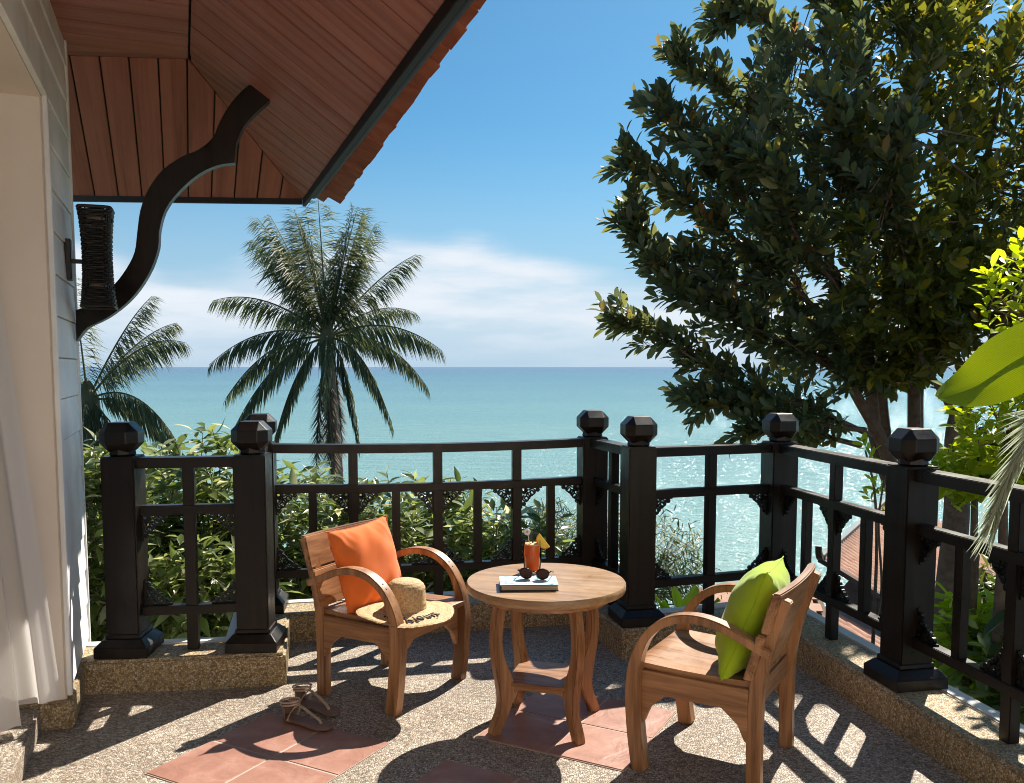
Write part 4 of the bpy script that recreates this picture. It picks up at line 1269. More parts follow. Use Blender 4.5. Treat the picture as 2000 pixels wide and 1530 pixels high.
def leaf_base(rows, fold=0.18, droop=0.15):
    """rows: (y, halfwidth); returns verts, quad faces; leaf along +y, length 1"""
    vs = []
    for y, w in rows:
        z = -droop * y * y
        vs += [(-w, y, z + fold * w), (0, y, z), (w, y, z + fold * w)]
    fs = []
    for i in range(len(rows) - 1):
        a = i * 3
        fs += [(a, a + 1, a + 4, a + 3), (a + 1, a + 2, a + 5, a + 4)]
    return np.array(vs, float), np.array(fs, int)
LANCE = leaf_base([(0, .012), (.12, .05), (.35, .16), (.6, .15), (.85, .06), (1.0, .004)], 0.35, 0.22)
OVAL = leaf_base([(0, .015), (.3, .17), (.65, .22), (.9, .12), (1.0, .01)], 0.3, 0.15)
OVAL_LO = leaf_base([(0, .02), (.45, .19), (.78, .17), (1.0, .01)], 0.3, 0.2)
NARROW = leaf_base([(0, .02), (.5, .075), (1.0, .005)], 0.2, 0.25)

def orient(dirs, ups):
    """orthonormal frames (N,3,3): columns side, dir, normal"""
    d = dirs / np.linalg.norm(dirs, axis=1, keepdims=True)
    s = np.cross(d, ups); ln = np.linalg.norm(s, axis=1, keepdims=True)
    s = np.where(ln > 1e-4, s / np.maximum(ln, 1e-6), np.array([1.0, 0, 0]))
    n = np.cross(s, d)
    return np.stack([s, d, n], axis=2)

def leaves_mesh(name, base, pos, dirs, ups, size, mat):
    bv, bf = base
    Fm = orient(dirs, ups)
    V = np.einsum('nij,kj->nki', Fm, bv) * size[:, None, None] + pos[:, None, :]
    n, k = V.shape[:2]
    Fc = (bf[None] + (np.arange(n) * k)[:, None, None]).reshape(-1, 4)
    return np_mesh(name, V.reshape(-1, 3), Fc, mat)

def unit(n):
    v = rng.normal(size=(n, 3)); return v / np.linalg.norm(v, axis=1, keepdims=True)

leaf_solo = np_mesh('leaf', *[LANCE[0], LANCE[1]], M['shrub_solo'])
oval_solo = np_mesh('leaf', *[OVAL[0], OVAL[1]], M['limeleaf'])

def shrub(name, label, cat, group, c, rad, n_twig, per, size, base, mat, solo=0, solo_mesh=None, droop=0.35, twigs=True, stem_h=1.2):
    """bushy plant: stems, twigs ending in leafy sprays"""
    c = Vector(c); rad = Vector(rad)
    root = empty(name, (c.x, c.y, c.z - rad.z - stem_h)); tag(root, label, cat, group)
    base_p = np.array(root.location)
    tips = []; st = MB()
    P, D, S = [], [], []
    for i in range(n_twig):
        u = unit(1)[0]
        if u[1] > 0.5 and rng.random() < 0.6: u[1] *= -1           # more growth on the open side
        k = rng.uniform(0.45, 1.0) ** 0.6
        tip = np.array(c) + u * k * np.array(rad)
        o = np.array(c) + np.array([0, 0, -rad.z * 0.6]); out = (tip - o); out /= np.linalg.norm(out)
        dirn = out * 0.8 + np.array([0, 0, 0.35]) + rng.normal(size=3) * 0.3; dirn /= np.linalg.norm(dirn)
        L = rng.uniform(0.18, 0.32) * (size / 0.12)
        a = tip - dirn * L
        if twigs and i % 3 == 0:
            mid_ = (a + o) / 2 + rng.normal(size=3) * 0.06
            st.tube([tuple(o - base_p), tuple(mid_ - base_p), tuple(a - base_p), tuple(tip - base_p)], [0.012, 0.007, 0.004, 0.002], 4, caps=False)
        for j in range(per):
            t = (j + 0.5) / per
            p = a + (tip - a) * t
            ang = j * 2.4 + rng.uniform(0, 1)
            x = np.cross(dirn, [0, 0, 1.0]); x /= max(1e-6, np.linalg.norm(x)); y = np.cross(dirn, x)
            rd = x * math.cos(ang) + y * math.sin(ang)
            ld = rd * 0.9 + dirn * (0.35 + 0.5 * t) + np.array([0, 0, -droop * rng.uniform(.3, 1.3)])
            P.append(p - base_p); D.append(ld); S.append(size * rng.uniform(0.6, 1.25))
    P, D, S = np.array(P), np.array(D), np.array(S)
    U = np.array([0, 0, 1.0]) + rng.normal(size=P.shape) * 0.35
    order = np.argsort(P[:, 1] - 0.2 * S)          # nearest first
    first = order[:solo]
    Fm = orient(D[first], U[first]) if solo else []
    for q, i in enumerate(first):
        o = bpy.data.objects.new('leaf', solo_mesh)
        m = Matrix(Fm[q].tolist()).to_4x4()
        o.matrix_local = Matrix.Translation(Vector(P[i])) @ m @ Matrix.Scale(float(S[i]), 4)
        link(o, root)
    rest = order[solo:]
    f_ = link(bpy.data.objects.new('foliage', leaves_mesh('foliage', base, P[rest], D[rest], U[rest], S[rest], mat)), root)
    f_['kind'] = 'stuff'
    st.tube([(0, 0, 0), (0.03, 0.02, stem_h * 0.6), (0, 0, stem_h + rad.z * 0.4)], [0.03, 0.026, 0.016], 6)
    st.build('stems', M['bark'], root, smooth=60)
    return root

GS = 'leafy shrubs behind the railing'
specs = [
    # px, py(centre), Y, rx, rz , label
    (185, 1050, 5.5, .42, .78, 'dark leafy shrub squeezed between the house wall and the first post'),
    (300, 1060, 6.6, .62, .80, 'leafy green shrub behind the narrow railing panel by the house'),
    (405, 1012, 6.2, .48, .70, 'tallest leafy shrub rising above the railing by the house'),
    (400, 1160, 5.5, .52, .42, 'low leafy shrub with pale drooping leaves behind the narrow railing panel'),
    (560, 1075, 6.3, .55, .70, 'leafy shrub behind the orange cushion chair back'),
    (590, 1010, 7.4, .50, .62, 'airy leafy shrub with a bare twig in front of the palm trunk'),
    (730, 1095, 6.3, .55, .66, 'dense leafy shrub behind the long railing panel, second bay'),
    (860, 1060, 6.9, .55, .66, 'leafy shrub peeking over the middle rail of the long panel'),
    (940, 1120, 6.2, .50, .58, 'dense leafy shrub behind the table end of the long panel'),
    (1040, 1110, 6.6, .40, .52, 'sparse leafy shrub with dark leaves beside the drink glass'),
]
for i, (px, py, Y, rx, rz_, lab) in enumerate(specs):
    c = spot(px, py, Y)
    sparse = i in (5, 9)
    shrub('leafy_shrub', lab, 'shrub', GS, c, (rx, 0.5, rz_), 70 if sparse else 185, 10, 0.145, LANCE, M['shrub'], solo=40, solo_mesh=leaf_solo)

# bushes further down the slope
shrub('olive_bush', 'olive green fine-leaved bush down the slope behind the corner posts', 'bush', None, spot(1230, 1090, 11), (1.15, .6, .75), 420, 13, 0.12, NARROW, M['bushleaf'], droop=0.5)
shrub('olive_bush', 'small feathery bush seen between the table glass and the corner post', 'bush', None, spot(1075, 1045, 12.5), (.42, .4, .62), 150, 13, 0.13, NARROW, M['bushleaf'], droop=0.2)

# bright broad-leaved shrubs on the right, outside the railing
GB = 'bright shrubs right of the railing'
shrub('bright_shrub', 'bright lime green shrub with rounded leaves above the railing', 'shrub', GB, spot(1965, 800, 4.7), (.34, .35, .32), 62, 10, 0.10, OVAL, M['limeleaf'], solo=60, solo_mesh=oval_solo, droop=-0.1)
shrub('bright_shrub', 'bright lime green sprays of leaves high at the picture edge', 'shrub', GB, spot(2015, 550, 4.8), (.22, .35, .36), 34, 10, 0.09, OVAL, M['limeleaf'], solo=40, solo_mesh=oval_solo, droop=-0.1)
shrub('bright_shrub', 'lime green shrub just behind the front post finial', 'shrub', GB, spot(1905, 912, 5.0), (.33, .3, .16), 50, 10, 0.10, OVAL, M['limeleaf'], solo=40, solo_mesh=oval_solo, droop=-0.1)
shrub('slope_shrub', 'green shrub on the slope below the nearest railing panel', 'shrub', GB, spot(1930, 1260, 5.2), (.55, .5, .42), 80, 10, 0.17, OVAL, M['limeleaf'], solo=40, solo_mesh=oval_solo, droop=0.2)
shrub('slope_shrub', 'large-leaved green plant below the railing at the picture edge', 'shrub', GB, spot(2060, 1330, 4.6), (.5, .5, .55), 60, 9, 0.20, OVAL, M['shrub'], droop=0.2)
shrub('slope_shrub', 'green plant in front of the bungalow roof eaves', 'shrub', GB, spot(1990, 1130, 8.5), (.75, .6, .35), 70, 9, 0.24, LANCE, M['bushleaf'], droop=0.3)

# big leaf plants
def big_leaf(parent, pts, w, mat, name='leaf', fold=0.25, n=22, wave=0.02, off=Vector((0, 0, 0)), up=(0, 0, 1)):
    c = catmull(pts, 6); m_ = len(c); vs = []
    for i, p in enumerate(c):
        t = i / (m_ - 1)
        tt = (c[min(i + 1, m_ - 1)] - c[max(i - 1, 0)]).normalized()
        side = tt.cross(Vector(up)).normalized(); nn = side.cross(tt)
        hw_ = w * (math.sin(math.pi * min(1, t ** 0.8 * 0.97 + 0.015)) ** 0.75) + 0.002
        for k in range(-3, 4):
            q = k / 3
            vs.append(p - off + side * (hw_ * q) + nn * (fold * hw_ * abs(q) - 0.25 * fold * hw_ * q * q + wave * math.sin(9 * t + 2 * q) * abs(q)))
    fs = [(i * 7 + k, i * 7 + k + 1, i * 7 + 8 + k, i * 7 + 7 + k) for i in range(m_ - 1) for k in range(6)]
    o = MB().add(vs, fs).build(name, mat, parent, smooth=70)
    MB().tube([p - off - Vector((0, 0, 0.004)) for p in c], [0.010 * (1 - .8 * i / m_) * w / .15 for i in range(m_)], 5).build('midrib', mat, o)
    return o
b0 = spot(2120, 690, 4.1)
ban = empty('banana_plant', (b0.x, b0.y, -2.2)); tag(ban, 'broad yellow-green banana leaf glowing at the picture edge', 'plant')
offb = Vector(ban.location)
big_leaf(ban, [spot(2230, 560, 4.1), spot(2110, 640, 4.05), spot(1985, 705, 4.0), spot(1905, 755, 3.95), spot(1832, 778, 3.9)], 0.150, M['bananaleaf'], off=offb, up=(0.25, -0.75, 0.62), fold=0.05, wave=0.008)
big_leaf(ban, [spot(2230, 560, 4.12), spot(2170, 520, 4.4), spot(2200, 430, 4.8)], 0.15, M['bananaleaf'], off=offb)
big_leaf(ban, [spot(2230, 560, 4.1), spot(2330, 480, 4.0), spot(2470, 520, 3.9), spot(2560, 640, 3.8)], 0.17, M['bananaleaf'], off=offb)
big_leaf(ban, [spot(2230, 560, 4.1), spot(2260, 420, 4.4), spot(2330, 330, 4.9), spot(2420, 330, 5.4)], 0.16, M['bananaleaf'], off=offb)
M['gstem'] = m_plain('green_stalk', (0.13, 0.17, 0.045), 0.55, 0.3, 12)
_bs = spot(2230, 560, 4.1) - offb
MB().tube(catmull([(0, 0, 0), (0.03, 0.02, 1.4), (_bs.x * .5, _bs.y * .5, 2.6), tuple(_bs)], 5), [0.085 - .0042 * i for i in range(16)], 8).build('stem', M['gstem'], ban, smooth=60)

bp0 = spot(1330, 1250, 6.2)
bp = empty('broadleaf_plant', (bp0.x, bp0.y, bp0.z - 1.0)); tag(bp, 'broad-leaved green plant low behind the short front railing panel', 'plant')
for dx, dz, L in ((-60, -95, .07), (30, -105, .075), (75, -80, .07), (-15, -110, .06), (8, -70, .08), (-35, -75, .07), (55, -100, .06), (100, -70, .06)):
    e = spot(1330 + dx, 1250 + dz, 6.2 + random.uniform(-.3, .3)); m_ = (bp0 + e) / 2 + Vector((0, 0, 0.03))
    big_leaf(bp, [bp0, m_, e], L, M['limeleaf'], off=Vector(bp.location))
MB().tube([(0, 0, 0), tuple(bp0 - Vector(bp.location))], 0.03, 6).build('stem', M['limeleaf'], bp, smooth=60)

# pale feathery frond hanging over the rail at the edge of the picture
fe0 = spot(2080, 780, 2.62)
fe = empty('feather_palm', (2.4, 2.6, -2.0)); tag(fe, 'pale feathery palm frond drooping over the top rail', 'palm')
offf = Vector(fe.location)
fc_ = catmull([fe0 + Vector((.30, .0, -.1)), fe0, spot(2010, 850, 2.64), spot(1970, 930, 2.68), spot(1945, 1000, 2.72)], 8)
P, D, S = [], [], []
for i, p in enumerate(fc_[4:]):
    t = i / (len(fc_) - 5); tt = (fc_[min(i + 5, len(fc_) - 1)] - fc_[i + 3]).normalized()
    for s in (-1, 1):
        for _ in range(5):
            P.append(p - offf); D.append(tt * 1.0 + Vector((s * 0.22 + random.uniform(-.12, .12), random.uniform(-.15, .15), -.45))); S.append(random.uniform(.12, .2))
_ft = fc_[0] - offf
feath = link(bpy.data.objects.new('frond', leaves_mesh('frond', (NARROW[0] * np.array([.20, 1, 1]), NARROW[1]), np.array([list(p) for p in P]), np.array([list(d) for d in D]), np.tile([0, -1.0, 0.2], (len(P), 1)), np.array(S), M['feather'])), fe)
MB().tube([p - offf for p in fc_], 0.004, 5).build('stalk', M['feather'], fe, smooth=60)


# ------------------------------------------------------------------ coconut palms
def frond(parent, base, d_out, L, rise, droop, seedv, dead=False, spread=1.0):
    """one feather frond: arching rachis with two rows of hanging leaflets"""
    r_ = random.Random(seedv)
    d = Vector(d_out).normalized()
    pts = []; n = 18
    for i in range(n + 1):
        t = i / n
        h = Vector((d.x, d.y, 0)) * (L * t * (1 - 0.12 * t * droop))
        z = L * (rise * t - droop * t * t)
        pts.append(Vector((h.x, h.y, z)))
    # keep the length about L
    tot = sum((pts[i + 1] - pts[i]).length for i in range(n)); k = L / tot
    pts = [p * k for p in pts]
    P, D, S, U = [], [], [], []
    for i in range(n * 6):
        t = 0.14 + 0.86 * (i / (n * 6 - 1)); x = t * n; a = min(int(x), n - 1)
        p = pts[a].lerp(pts[a + 1], x - a); tt = (pts[a + 1] - pts[a]).normalized()
        side = tt.cross(Vector((0, 0, 1)))
        side = side.normalized() if side.length > 0.1 else Vector((1, 0, 0))
        ln = L * (0.10 + 0.13 * math.sin(math.pi * min(1, t * .93 + .06))) 
        for s in (-1, 1):
            if r_.random() < 0.10 + 0.12 * t: continue
            dd = side * (s * 0.62 * spread) + tt * (0.62 + 0.3 * t) + Vector((0, 0, -0.45 - 0.6 * r_.random())) + Vector((r_.uniform(-.12, .12), r_.uniform(-.12, .12), r_.uniform(-.12, .12)))
            P.append(list(p)); D.append(list(dd)); S.append(ln * r_.uniform(.8, 1.15)); U.append(list(side * s * .5 + Vector((0, 0, 1))))
    base_l = (NARROW[0] * np.array([.34, 1, 1.6]), NARROW[1])
    fo = bpy.data.objects.new('frond', leaves_mesh('frond', base_l, np.array(P), np.array(D), np.array(U), np.array(S), M['deadfrond'] if dead else M['palm']))
    fo.location = base; link(fo, parent)
    MB().tube(pts, [0.035 * (1 - .85 * i / n) * L / 3.6 for i in range(n + 1)], 5).build('rachis', M['rachis'], fo, smooth=60)
    return fo

_tr = catmull([(0, 0, 0), (0.02, 0.01, 1.6), (_ft.x * .6, _ft.y * .6, _ft.z - .35), tuple(_ft)], 6)
MB().tube(_tr, [.045 - .0016 * i for i in range(len(_tr))], 8).build('stem', M['palmbark'], fe, smooth=60)
for _i, (_dx, _dy, _ri, _dr) in enumerate(((1, .2, .9, .8), (.7, .8, 1.2, .7), (.2, 1, .7, .9), (.9, -.6, .8, .9), (.1, .1, 3.0, .6))):
    frond(fe, tuple(_ft), (_dx, _dy, 0), .95, _ri, _dr, 900 + _i)
def palm(name, label, crown, trunk_to, tips, L0, trunk_r, seed0):
    crown = Vector(crown)
    root = empty(name, trunk_to); tag(root, label, 'palm')
    top = crown - Vector(trunk_to)
    tp_ = [Vector((0, 0, 0)), top * 0.5 + Vector((0.25, 0, 0)), top]
    cc = catmull(tp_, 26); n = len(cc)
    rr = [trunk_r * (1.12 - .3 * i / n) * (1.0 + (0.05 if i % 2 else -0.04)) for i in range(n)]
    MB().tube(cc, rr, 10).build('trunk', M['palmbark'], root, smooth=25)
    # fibrous crown base
    MB().lathe([(trunk_r * 1.0, -.35), (trunk_r * 1.5, -.1), (trunk_r * 1.4, .15), (trunk_r * .5, .5), (0, .6)], 10, tuple(top)).build('crown_base', M['rachis'], root, smooth=50)
    for i, (dx, dy, rise, droop, lk) in enumerate(tips):
        frond(root, top + Vector((0, 0, 0.1)), (dx, dy, 0), L0 * lk, rise, droop, seed0 + i)
    return root, top
# (x dir, y dir, rise, droop, length)
tipsA = [(1, .15, 1.35, .45, .95), (1, -.3, .45, .55, 1.0), (1, .35, .30, .75, .95), (.9, -.5, .05, 1.0, .95), (.55, -.6, -.3, 1.3, .95), (.7, .6, .8, .55, .9),
         (-1, .1, .85, .55, 1.0), (-1, -.35, .38, .6, .95), (-1, .2, .15, .65, 1.05), (-1, -.3, -.15, .75, 1.05), (-.75, -.55, -.5, 1.1, 1.0), (-.6, .7, .7, .5, .9),
         (-.35, -.1, 2.6, .5, 1.0), (-.12, .15, 3.2, .35, 1.02), (.12, -.1, 3.2, .4, 1.02), (.30, .15, 2.6, .45, .98), (-.6, .15, 1.7, .55, 1.0), (.08, .5, 2.4, .4, .95), (-.1, -.45, 2.2, .5, .95),
         (.15, -.9, .2, .9, .85), (-.25, .9, .4, .6, .9), (.3, .9, .5, .6, .9), (-.5, .3, 2.0, .6, 1.0), (-.2, .1, 3.6, .5, 1.05), (.2, .1, 3.6, .5, 1.05), (0, -.2, 4.2, .4, 1.08), (.25, -.25, 2.6, .5, 1.0), (-.28, .3, 2.5, .5, 1.0), (-.42, -.2, 2.2, .6, 1.02)]
pr, ptop = palm('coconut_palm', 'tall coconut palm standing against the sea beyond the long railing panel', spot(640, 668, 24), tuple(spot(648, 1090, 24) - Vector((0, 0, 4))), tipsA, 3.55, 0.165, 100)
# dry skirt hanging round the trunk
for i in range(4):
    a = 2 * math.pi * i / 4 + .3
    frond(pr, ptop + Vector((.12 * math.cos(a), .12 * math.sin(a), -.15 - .12 * i)), (math.cos(a), math.sin(a), 0), 2.9 + .15 * i, -9.0, 1.6, 300 + i, dead=True, spread=.10)
tipsB = [(1, -.1, 1.25, .75, 1.0), (1, -.3, .5, .85, 1.0), (1, .2, .25, .95, 1.0), (.85, -.5, -.1, 1.2, 1.0), (.6, -.6, -.5, 1.5, .95), (.25, .2, 2.2, .7, 1.0), (.05, -.2, 3.0, .5, 1.0), (-.3, .1, 2.4, .6, 1),
         (-1, .1, 1, .6, 1), (-1, -.2, .3, .7, 1), (-.8, .5, .2, .8, 1), (.3, -.9, .1, 1.1, .9), (.1, -.6, -.6, 1.4, .9), (.5, .5, 1.4, .6, 1)]
palm('coconut_palm', 'smaller coconut palm half hidden behind the white house wall', spot(172, 792, 19), tuple(spot(176, 1100, 19) - Vector((0, 0, 4))), tipsB, 2.75, 0.17, 500)

# ------------------------------------------------------------------ big broadleaf trees on the right
def limb(mb, pts, r0, r1, n=7):
    c = catmull(pts, 5); m_ = len(c)
    mb.tube(c, [r0 + (r1 - r0) * i / (m_ - 1) for i in range(m_)], n)
    return c
def tree_leaves(twigs, per, size, base, mat, off):
    """twigs: (base point, tip point) -> leaves spiralling round the end of each twig"""
    P, D, S, U = [], [], [], []
    for a, tip in twigs:
        a = np.array(a); tip = np.array(tip); dirn = tip - a; L = np.linalg.norm(dirn); dirn = dirn / L
        x = np.cross(dirn, [0.1, 0.2, 1.0]); x /= max(1e-6, np.linalg.norm(x)); y = np.cross(dirn, x)
        for j in range(per):
            t = (j + 0.5) / per
            ang = j * 2.4 + rng.uniform(0, .8)
            rd = x * math.cos(ang) + y * math.sin(ang)
            ld = rd * (1.0 - .35 * t) + dirn * (0.45 + 0.75 * t) + np.array([0, 0, .22])
            P.append(a + (tip - a) * t - off); D.append(ld); S.append(size * rng.uniform(.5, 1.3)); U.append(np.array([0, 0, 1.0]) + rng.normal(size=3) * .7)
    return leaves_mesh('crown', base, np.array(P), np.array(D), np.array(U), np.array(S), mat)

TY_ = 8.2
t_base = spot(1745, 960, TY_)
tree = empty('broadleaf_tree', (t_base.x, t_base.y, -3.5)); tag(tree, 'large dark broadleaf tree with several stems spreading over the right side', 'tree')
offt = Vector(tree.location)
def V(x, y, dy=0.0): return spot(x, y, TY_ + dy) - offt
root_pt = V(1765, 1010); 
tr = MB(); limb(tr, [Vector((0.05, 0, 0)), V(1775, 1250), root_pt], .17, .13)
tr.build('trunk', M['bark'], tree, smooth=60)
stems = [
    [(1765, 1010, 0), (1725, 870, -.1), (1665, 760, -.2), (1620, 660, -.3), (1560, 560, -.4)],
    [(1768, 1010, 0), (1715, 880, .1), (1700, 740, .1), (1690, 600, .1), (1670, 430, .1), (1640, 250, .2), (1600, 60, .2)],
    [(1770, 1010, .1), (1730, 860, .3), (1720, 700, .3), (1740, 520, .3), (1770, 330, .2), (1790, 120, .1)],
    [(1772, 1010, .1), (1785, 880, .1), (1785, 720, 0), (1790, 600, 0), (1850, 480, -.1), (1920, 330, -.1), (1960, 150, -.1)],
    [(1772, 1010, .1), (1790, 900, .2), (1800, 700, .3), (1880, 560, .4), (1990, 430, .5), (2100, 330, .5)],
]
limbs_px = [
    [(1700, 850, -.2), (1590, 800, -.4), (1480, 768, -.5), (1390, 722, -.5), (1300, 668, -.5), (1222, 632, -.5)],
    [(1650, 740, -.2), (1580, 690, -.5), (1500, 655, -.6), (1420, 620, -.6), (1350, 585, -.6), (1292, 530, -.6)],
    [(1620, 660, -.3), (1540, 600, -.3), (1440, 555, -.4), (1340, 520, -.4), (1270, 475, -.4), (1242, 432, -.4)],
    [(1590, 600, -.4), (1500, 520, -.5), (1400, 440, -.5), (1310, 380, -.5), (1240, 322, -.5)],
    [(1560, 560, -.4), (1480, 430, -.3), (1400, 330, -.3), (1345, 270, -.3), (1300, 222, -.3)],
    [(1640, 250, .2), (1540, 260, .1), (1450, 210, .1), (1380, 160, .1), (1332, 122, .1)],
    [(1600, 100, .2), (1530, 60, .2), (1470, 30, .2), (1425, 40, .2)],
    [(1690, 840, -.3), (1600, 830, -.5), (1500, 805, -.7), (1430, 785, -.7), (1375, 792, -.7)],
    [(1680, 870, -.4), (1600, 850, -.6), (1540, 835, -.8), (1480, 838, -.8)],
    [(1690, 600, .1), (1600, 520, -.8), (1540, 430, -1.1), (1500, 330, -1.2)],
    [(1670, 430, .1), (1560, 380, -.6), (1480, 330, -.8), (1410, 300, -.8)],
    [(1740, 520, .3), (1700, 420, -.7), (1650, 330, -1.0), (1640, 220, -1.2)],
    [(1790, 600, 0), (1760, 480, -.9), (1740, 380, -1.3), (1760, 260, -1.4)],
    [(1770, 330, .2), (1700, 180, .2), (1640, 60, .2), (1600, -20, .2)],
    [(1790, 120, .1), (1760, 40, .1), (1720, -30, .1)],
]
lm_ = MB(); nodes = []
for st_ in stems:
    c = limb(lm_, [V(*q) for q in st_], .075, .018, 7)
    nodes += [(p, 0.0) for p in c[len(c) // 3:]]
lm_.build('stems', M['bark'], tree, smooth=60)
br = MB(); twigs = []
for li in limbs_px:
    c = limb(br, [V(*q) for q in li], .028, .006, 5)
    nodes += [(p, 1.0) for p in c]
    for i in range(3, len(c)):
        tt = (c[min(i + 1, len(c) - 1)] - c[max(0, i - 1)]).normalized()
        for _ in range(3 if i > len(c) * .45 else 2):
            side = Vector(unit(1)[0].tolist()); side -= tt * side.dot(tt); side.normalize()
            dv = (tt * random.uniform(.5, 1.1) + side * random.uniform(.2, .8) + Vector((0, 0, .15))).normalized()
            L = random.uniform(.18, .34)
            a = c[i] + side * 0.01
            twigs.append((tuple(a + offt), tuple(a + dv * L + offt)))
    tt = (c[-1] - c[-3]).normalized(); twigs.append((tuple(c[-1] + offt - tt * .1), tuple(c[-1] + tt * .16 + offt)))
# fill of the crown inside its outline (polar outline about a centre, in the tree's own plane)
cx, cy = 1720, 430
outline = [(1340, 640), (1385, 560), (1335, 450), (1325, 345), (1385, 265), (1425, 165), (1490, 50), (1570, -35), (1720, -70), (1880, -62), (2030, -10), (2140, 110), (2200, 270), (2180, 440), (2090, 570), (1960, 640), (1850, 700), (1740, 770), (1620, 770), (1500, 720), (1410, 660)]
pol = sorted([(math.atan2(-(y - cy), x - cx), math.hypot(x - cx, y - cy)) for x, y in outline])
def rad_at(a):
    ks = [p[0] for p in pol]; rs = [p[1] for p in pol]
    return float(np.interp(a, [ks[-1] - 2 * math.pi] + ks + [ks[0] + 2 * math.pi], [rs[-1]] + rs + [rs[0]]))
node_arr = np.array([list(n_[0] + offt) for n_ in nodes])
extra = MB()
def crown_fill(count, xmin, xmax, deep):
    out = []
    while len(out) < count:
        a = rng.uniform(-math.pi, math.pi); k = math.sqrt(rng.uniform(0, 1)); r_ = rad_at(a)
        x = cx + r_ * k * math.cos(a); y = cy - r_ * k * math.sin(a)
        if not (xmin <= x <= xmax): continue
        gapn = math.sin(x * .031 + 1.7 * math.sin(y * .017)) * math.sin(y * .035 + 1.3 * math.sin(x * .013 + 1))
        if gapn < -.42 and rng.random() < .92: continue
        dmax = deep * math.sqrt(max(0, 1 - k * k)) + .25
        dy = rng.uniform(-1, 1) * dmax
        tip = np.array(spot(x, y, TY_ + dy))
        i = np.argmin(((node_arr - tip) ** 2).sum(1)); b = node_arr[i]
        dv = tip - b; ln = np.linalg.norm(dv)
        if ln < 1e-3: continue
        outw = tip - np.array(spot(cx + 60, cy + 230, TY_)); outw /= np.linalg.norm(outw)
        dv = dv / ln * .6 + outw * .8 + np.array([0, 0, .25]) + rng.normal(size=3) * .25; dv /= np.linalg.norm(dv)
        L = rng.uniform(.2, .36)
        out.append((tuple(tip - dv * L), tuple(tip)))
        if len(out) % 2 == 0:
            a3 = Vector((tip - dv * L).tolist()); b3 = Vector(b.tolist())
            extra.tube([b3 - offt, (a3 + b3) / 2 + Vector((0, 0, .04)) - offt, a3 - offt], [.009, .007, .004], 4, caps=False)
    return out
tw_left = twigs + crown_fill(440, 1200, 1700, 1.3)
tw_right = crown_fill(820, 1640, 2400, 1.3) + crown_fill(240, 1790, 2060, 1.0)
br.build('limbs', M['bark'], tree, smooth=60)
extra.build('branches', M['bark'], tree, smooth=60, kind='stuff')
cl = link(bpy.data.objects.new('crown', tree_leaves(tw_left, 14, 0.136, OVAL_LO, M['treeleaf'], np.array(offt))), tree); cl['kind'] = 'stuff'
cr_ = link(bpy.data.objects.new('upper_crown', tree_leaves(tw_right, 14, 0.136, OVAL_LO, M['treeleaf2'], np.array(offt))), tree); cr_['kind'] = 'stuff'

# second tree: the brown trunk right of the front post
t2b = spot(1850, 1240, 7.2)
tree2 = empty('slender_tree', (t2b.x, t2b.y, -3.2)); tag(tree2, 'brown forked trunk standing right of the front post finial', 'tree')
o2 = Vector(tree2.location); tb2 = MB()
limb(tb2, [Vector((-.1, 0, 0)), spot(1846, 1230, 7.2) - o2, spot(1868, 1000, 7.2) - o2, spot(1868, 860, 7.2) - o2, spot(1880, 800, 7.2) - o2], .12, .085, 9)
tb2.build('trunk', M['bark'], tree2, smooth=60)
lb2 = MB()
limb(lb2, [spot(1872, 830, 7.2) - o2, spot(1905, 770, 7.1) - o2, spot(1985, 720, 7.0) - o2, spot(2100, 640, 7.0) - o2], .06, .03)
limb(lb2, [spot(1872, 840, 7.2) - o2, spot(1852, 790, 7.3) - o2, spot(1800, 700, 7.5) - o2, spot(1770, 620, 7.6) - o2], .04, .012)
limb(lb2, [spot(1872, 830, 7.2) - o2, spot(1950, 640, 7.4) - o2, spot(2050, 480, 7.5) - o2], .05, .02)
lb2.build('limbs', M['bark'], tree2, smooth=60)
tw2 = []
for _ in range(110):
    tip = np.array(spot(rng.uniform(1800, 2200), rng.uniform(560, 760), 7.4 + rng.uniform(-.3, .8))); dv = unit(1)[0] * .8 + np.array([-.2, 0, .3]); dv /= np.linalg.norm(dv)
    tw2.append((tuple(tip - dv * .28), tuple(tip)))
c2 = link(bpy.data.objects.new('crown', tree_leaves(tw2, 12, 0.12, OVAL_LO, M['treeleaf2'], np.array(o2))), tree2); c2['kind'] = 'stuff'
# thin sapling right of the green cushion
sp0 = spot(1706, 1230, 6.4)
sap = empty('sapling', (sp0.x, sp0.y, sp0.z - 1.2)); tag(sap, 'thin bare-stemmed sapling in front of the bungalow roof', 'sapling'); os_ = Vector(sap.location)
sb_ = MB(); limb(sb_, [Vector((0, 0, 0)), sp0 - os_, spot(1712, 1080, 6.4) - os_, spot(1708, 960, 6.4) - os_, spot(1690, 880, 6.5) - os_], .016, .007, 6)
limb(sb_, [sp0 - os_, spot(1722, 1150, 6.4) - os_, spot(1716, 1020, 6.4) - os_, spot(1730, 920, 6.3) - os_], .012, .006, 6)
sb_.build('stem', M['bark'], sap, smooth=60)
tws = [(tuple(spot(x, y, 6.4)), tuple(spot(x + dx, y - 22, 6.4 + random.uniform(-.1, .1)))) for x, y, dx in ((1710, 985, -22), (1712, 970, 20), (1718, 1000, 24), (1690, 905, 15), (1715, 960, -10), (1695, 880, -14))]
link(bpy.data.objects.new('leaf_sprays', tree_leaves(tws, 7, .09, OVAL, M['limeleaf'], np.array(os_))), sap)

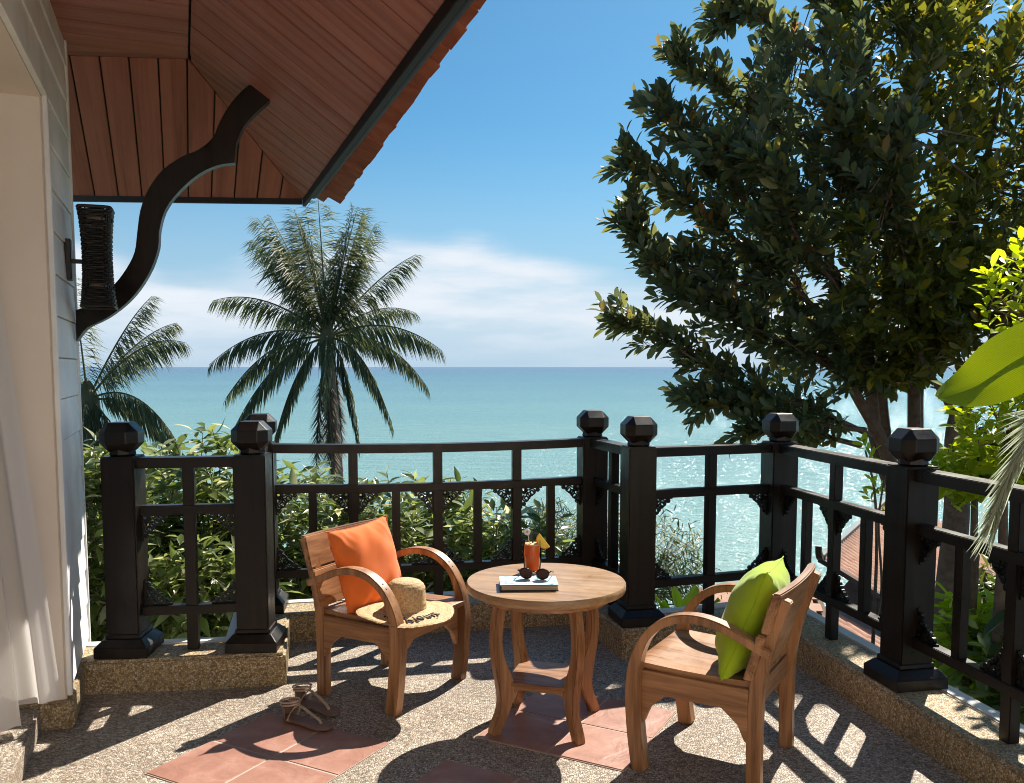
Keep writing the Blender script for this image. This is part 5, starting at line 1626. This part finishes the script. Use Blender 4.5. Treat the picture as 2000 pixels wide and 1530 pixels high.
# ------------------------------------------------------------------ bungalow roof down the slope
P0 = spot(1605, 1095, 13.0); rd_ = Vector((.515, .857, 0)); dn = Vector((.857, -.515, 0))
bun = empty('bungalow', (P0.x + 2, P0.y + 2, -6.0)); tag(bun, 'neighbouring bungalow with a pink clay tile roof and black ridge', 'bungalow')
ob = Vector(bun.location)
def tier(o, len_ridge, len_slope, pitch, name):
    """corrugated clay roof plane: barrel columns running down the slope"""
    nc = int(len_ridge / 0.17); nv_ = nc * 6
    dvec = (dn - UP * pitch); nvec = Vector((dn.x * pitch, dn.y * pitch, 1)).normalized()
    vs = []
    rows = int(len_slope / .32)
    for j in range(rows * 2):
        k = (j // 2 + (j % 2)) * .32; step = 0.012 if j % 2 == 0 else 0.0
        for i in range(nv_ + 1):
            s = len_ridge * i / nv_
            ph = (i % 6) / 6
            hgt = 0.055 * abs(math.sin(math.pi * ph)) + step
            vs.append(o + rd_ * s + dvec * k + nvec * hgt - ob)
    w_ = nv_ + 1
    fs = [(j * w_ + i, j * w_ + i + 1, (j + 1) * w_ + i + 1, (j + 1) * w_ + i) for j in range(rows * 2 - 1) for i in range(nv_)]
    me_ = np_mesh(name, np.array([list(v) for v in vs]), np.array(fs), M['farroof'], smooth=False)
    q = link(bpy.data.objects.new(name, me_), bun); q['kind'] = 'stuff'
    return q
tier(P0, 7.5, 3.4, .52, 'roof_tiles')
tier(P0 - rd_ * 1.6 + dn * .15 - UP * .62, 9.0, 3.6, .45, 'lower_roof_tiles')
MB().sweep([P0 - rd_ * .05 + UP * .03 - ob, P0 + rd_ * 7.5 + UP * .03 - ob], (.10, .12)).build('ridge_cap', M['plate'], bun, bevel=.01)
MB().sweep(catmull([P0 + rd_ * .15 + UP * .05 - ob, P0 - rd_ * .08 + UP * .06 - ob, P0 - rd_ * .22 + UP * .15 - ob, P0 - rd_ * .26 + UP * .27 - ob], 4), [(.09, .11 - .006 * i) for i in range(13)]).build('ridge_finial', M['plate'], bun)
MB().sweep([P0 + dn * .0 - ob, P0 + dn * 3.4 - UP * (3.4 * .52) - ob], (.10, .07)).build('verge_board', M['plate'], bun)
MB().box((P0 + rd_ * 5.2 + dn * .9 - UP * 3.0 - ob), (2.6, 5.0, 3.0), Matrix.Rotation(-R(31), 3, 'Z')).build('wall', M['white'], bun)

# small porch roof of flat clay tiles below the short front panel
por = empty('porch_roof', tuple(spot(1450, 1290, 8.0) - Vector((0, 0, 1.5)))); tag(por, 'small flat-tiled clay porch roof below the railing between the chairs', 'roof')
op = Vector(por.location); pa = spot(1375, 1215, 7.6); px_ = Vector((.985, -.17, 0)); pu = Vector((.14, .80, .12)).normalized()
nrm_ = px_.cross(pu).normalized()
ptile = MB().box((0, 0, 0), (.112, .15, .014)).mesh('roof_tile', M['farroof'], bevel=.002)
for r_ in range(6):
    for c in range(9):
        o = bpy.data.objects.new('roof_tile', ptile)
        p = pa + px_ * ((c + (r_ % 2) * .5) * .118) + pu * (r_ * .118) + nrm_ * (.012 + r_ * .006)
        m = Matrix((px_, (pu + nrm_ * .10).normalized(), nrm_)).transposed()
        o.matrix_local = Matrix.Translation(p - op) @ m.to_4x4(); link(o, por)
MB().add([pa - op - px_ * .06 - pu * .06 - nrm_ * .02, pa - op + px_ * 1.1 - pu * .06 - nrm_ * .02, pa - op + px_ * 1.1 + pu * .72 + nrm_ * .03, pa - op - px_ * .06 + pu * .72 + nrm_ * .03], [(0, 1, 2, 3)]).build('batten_deck', M['bark'], por)
MB().box((pa - op + px_ * .5 + pu * .3 - UP * .68), (.9, .3, 1.1), Matrix.Rotation(R(-10), 3, 'Z')).build('wall', M['white'], por)

# hazy island specks are too faint to matter; nothing else stands on the horizon
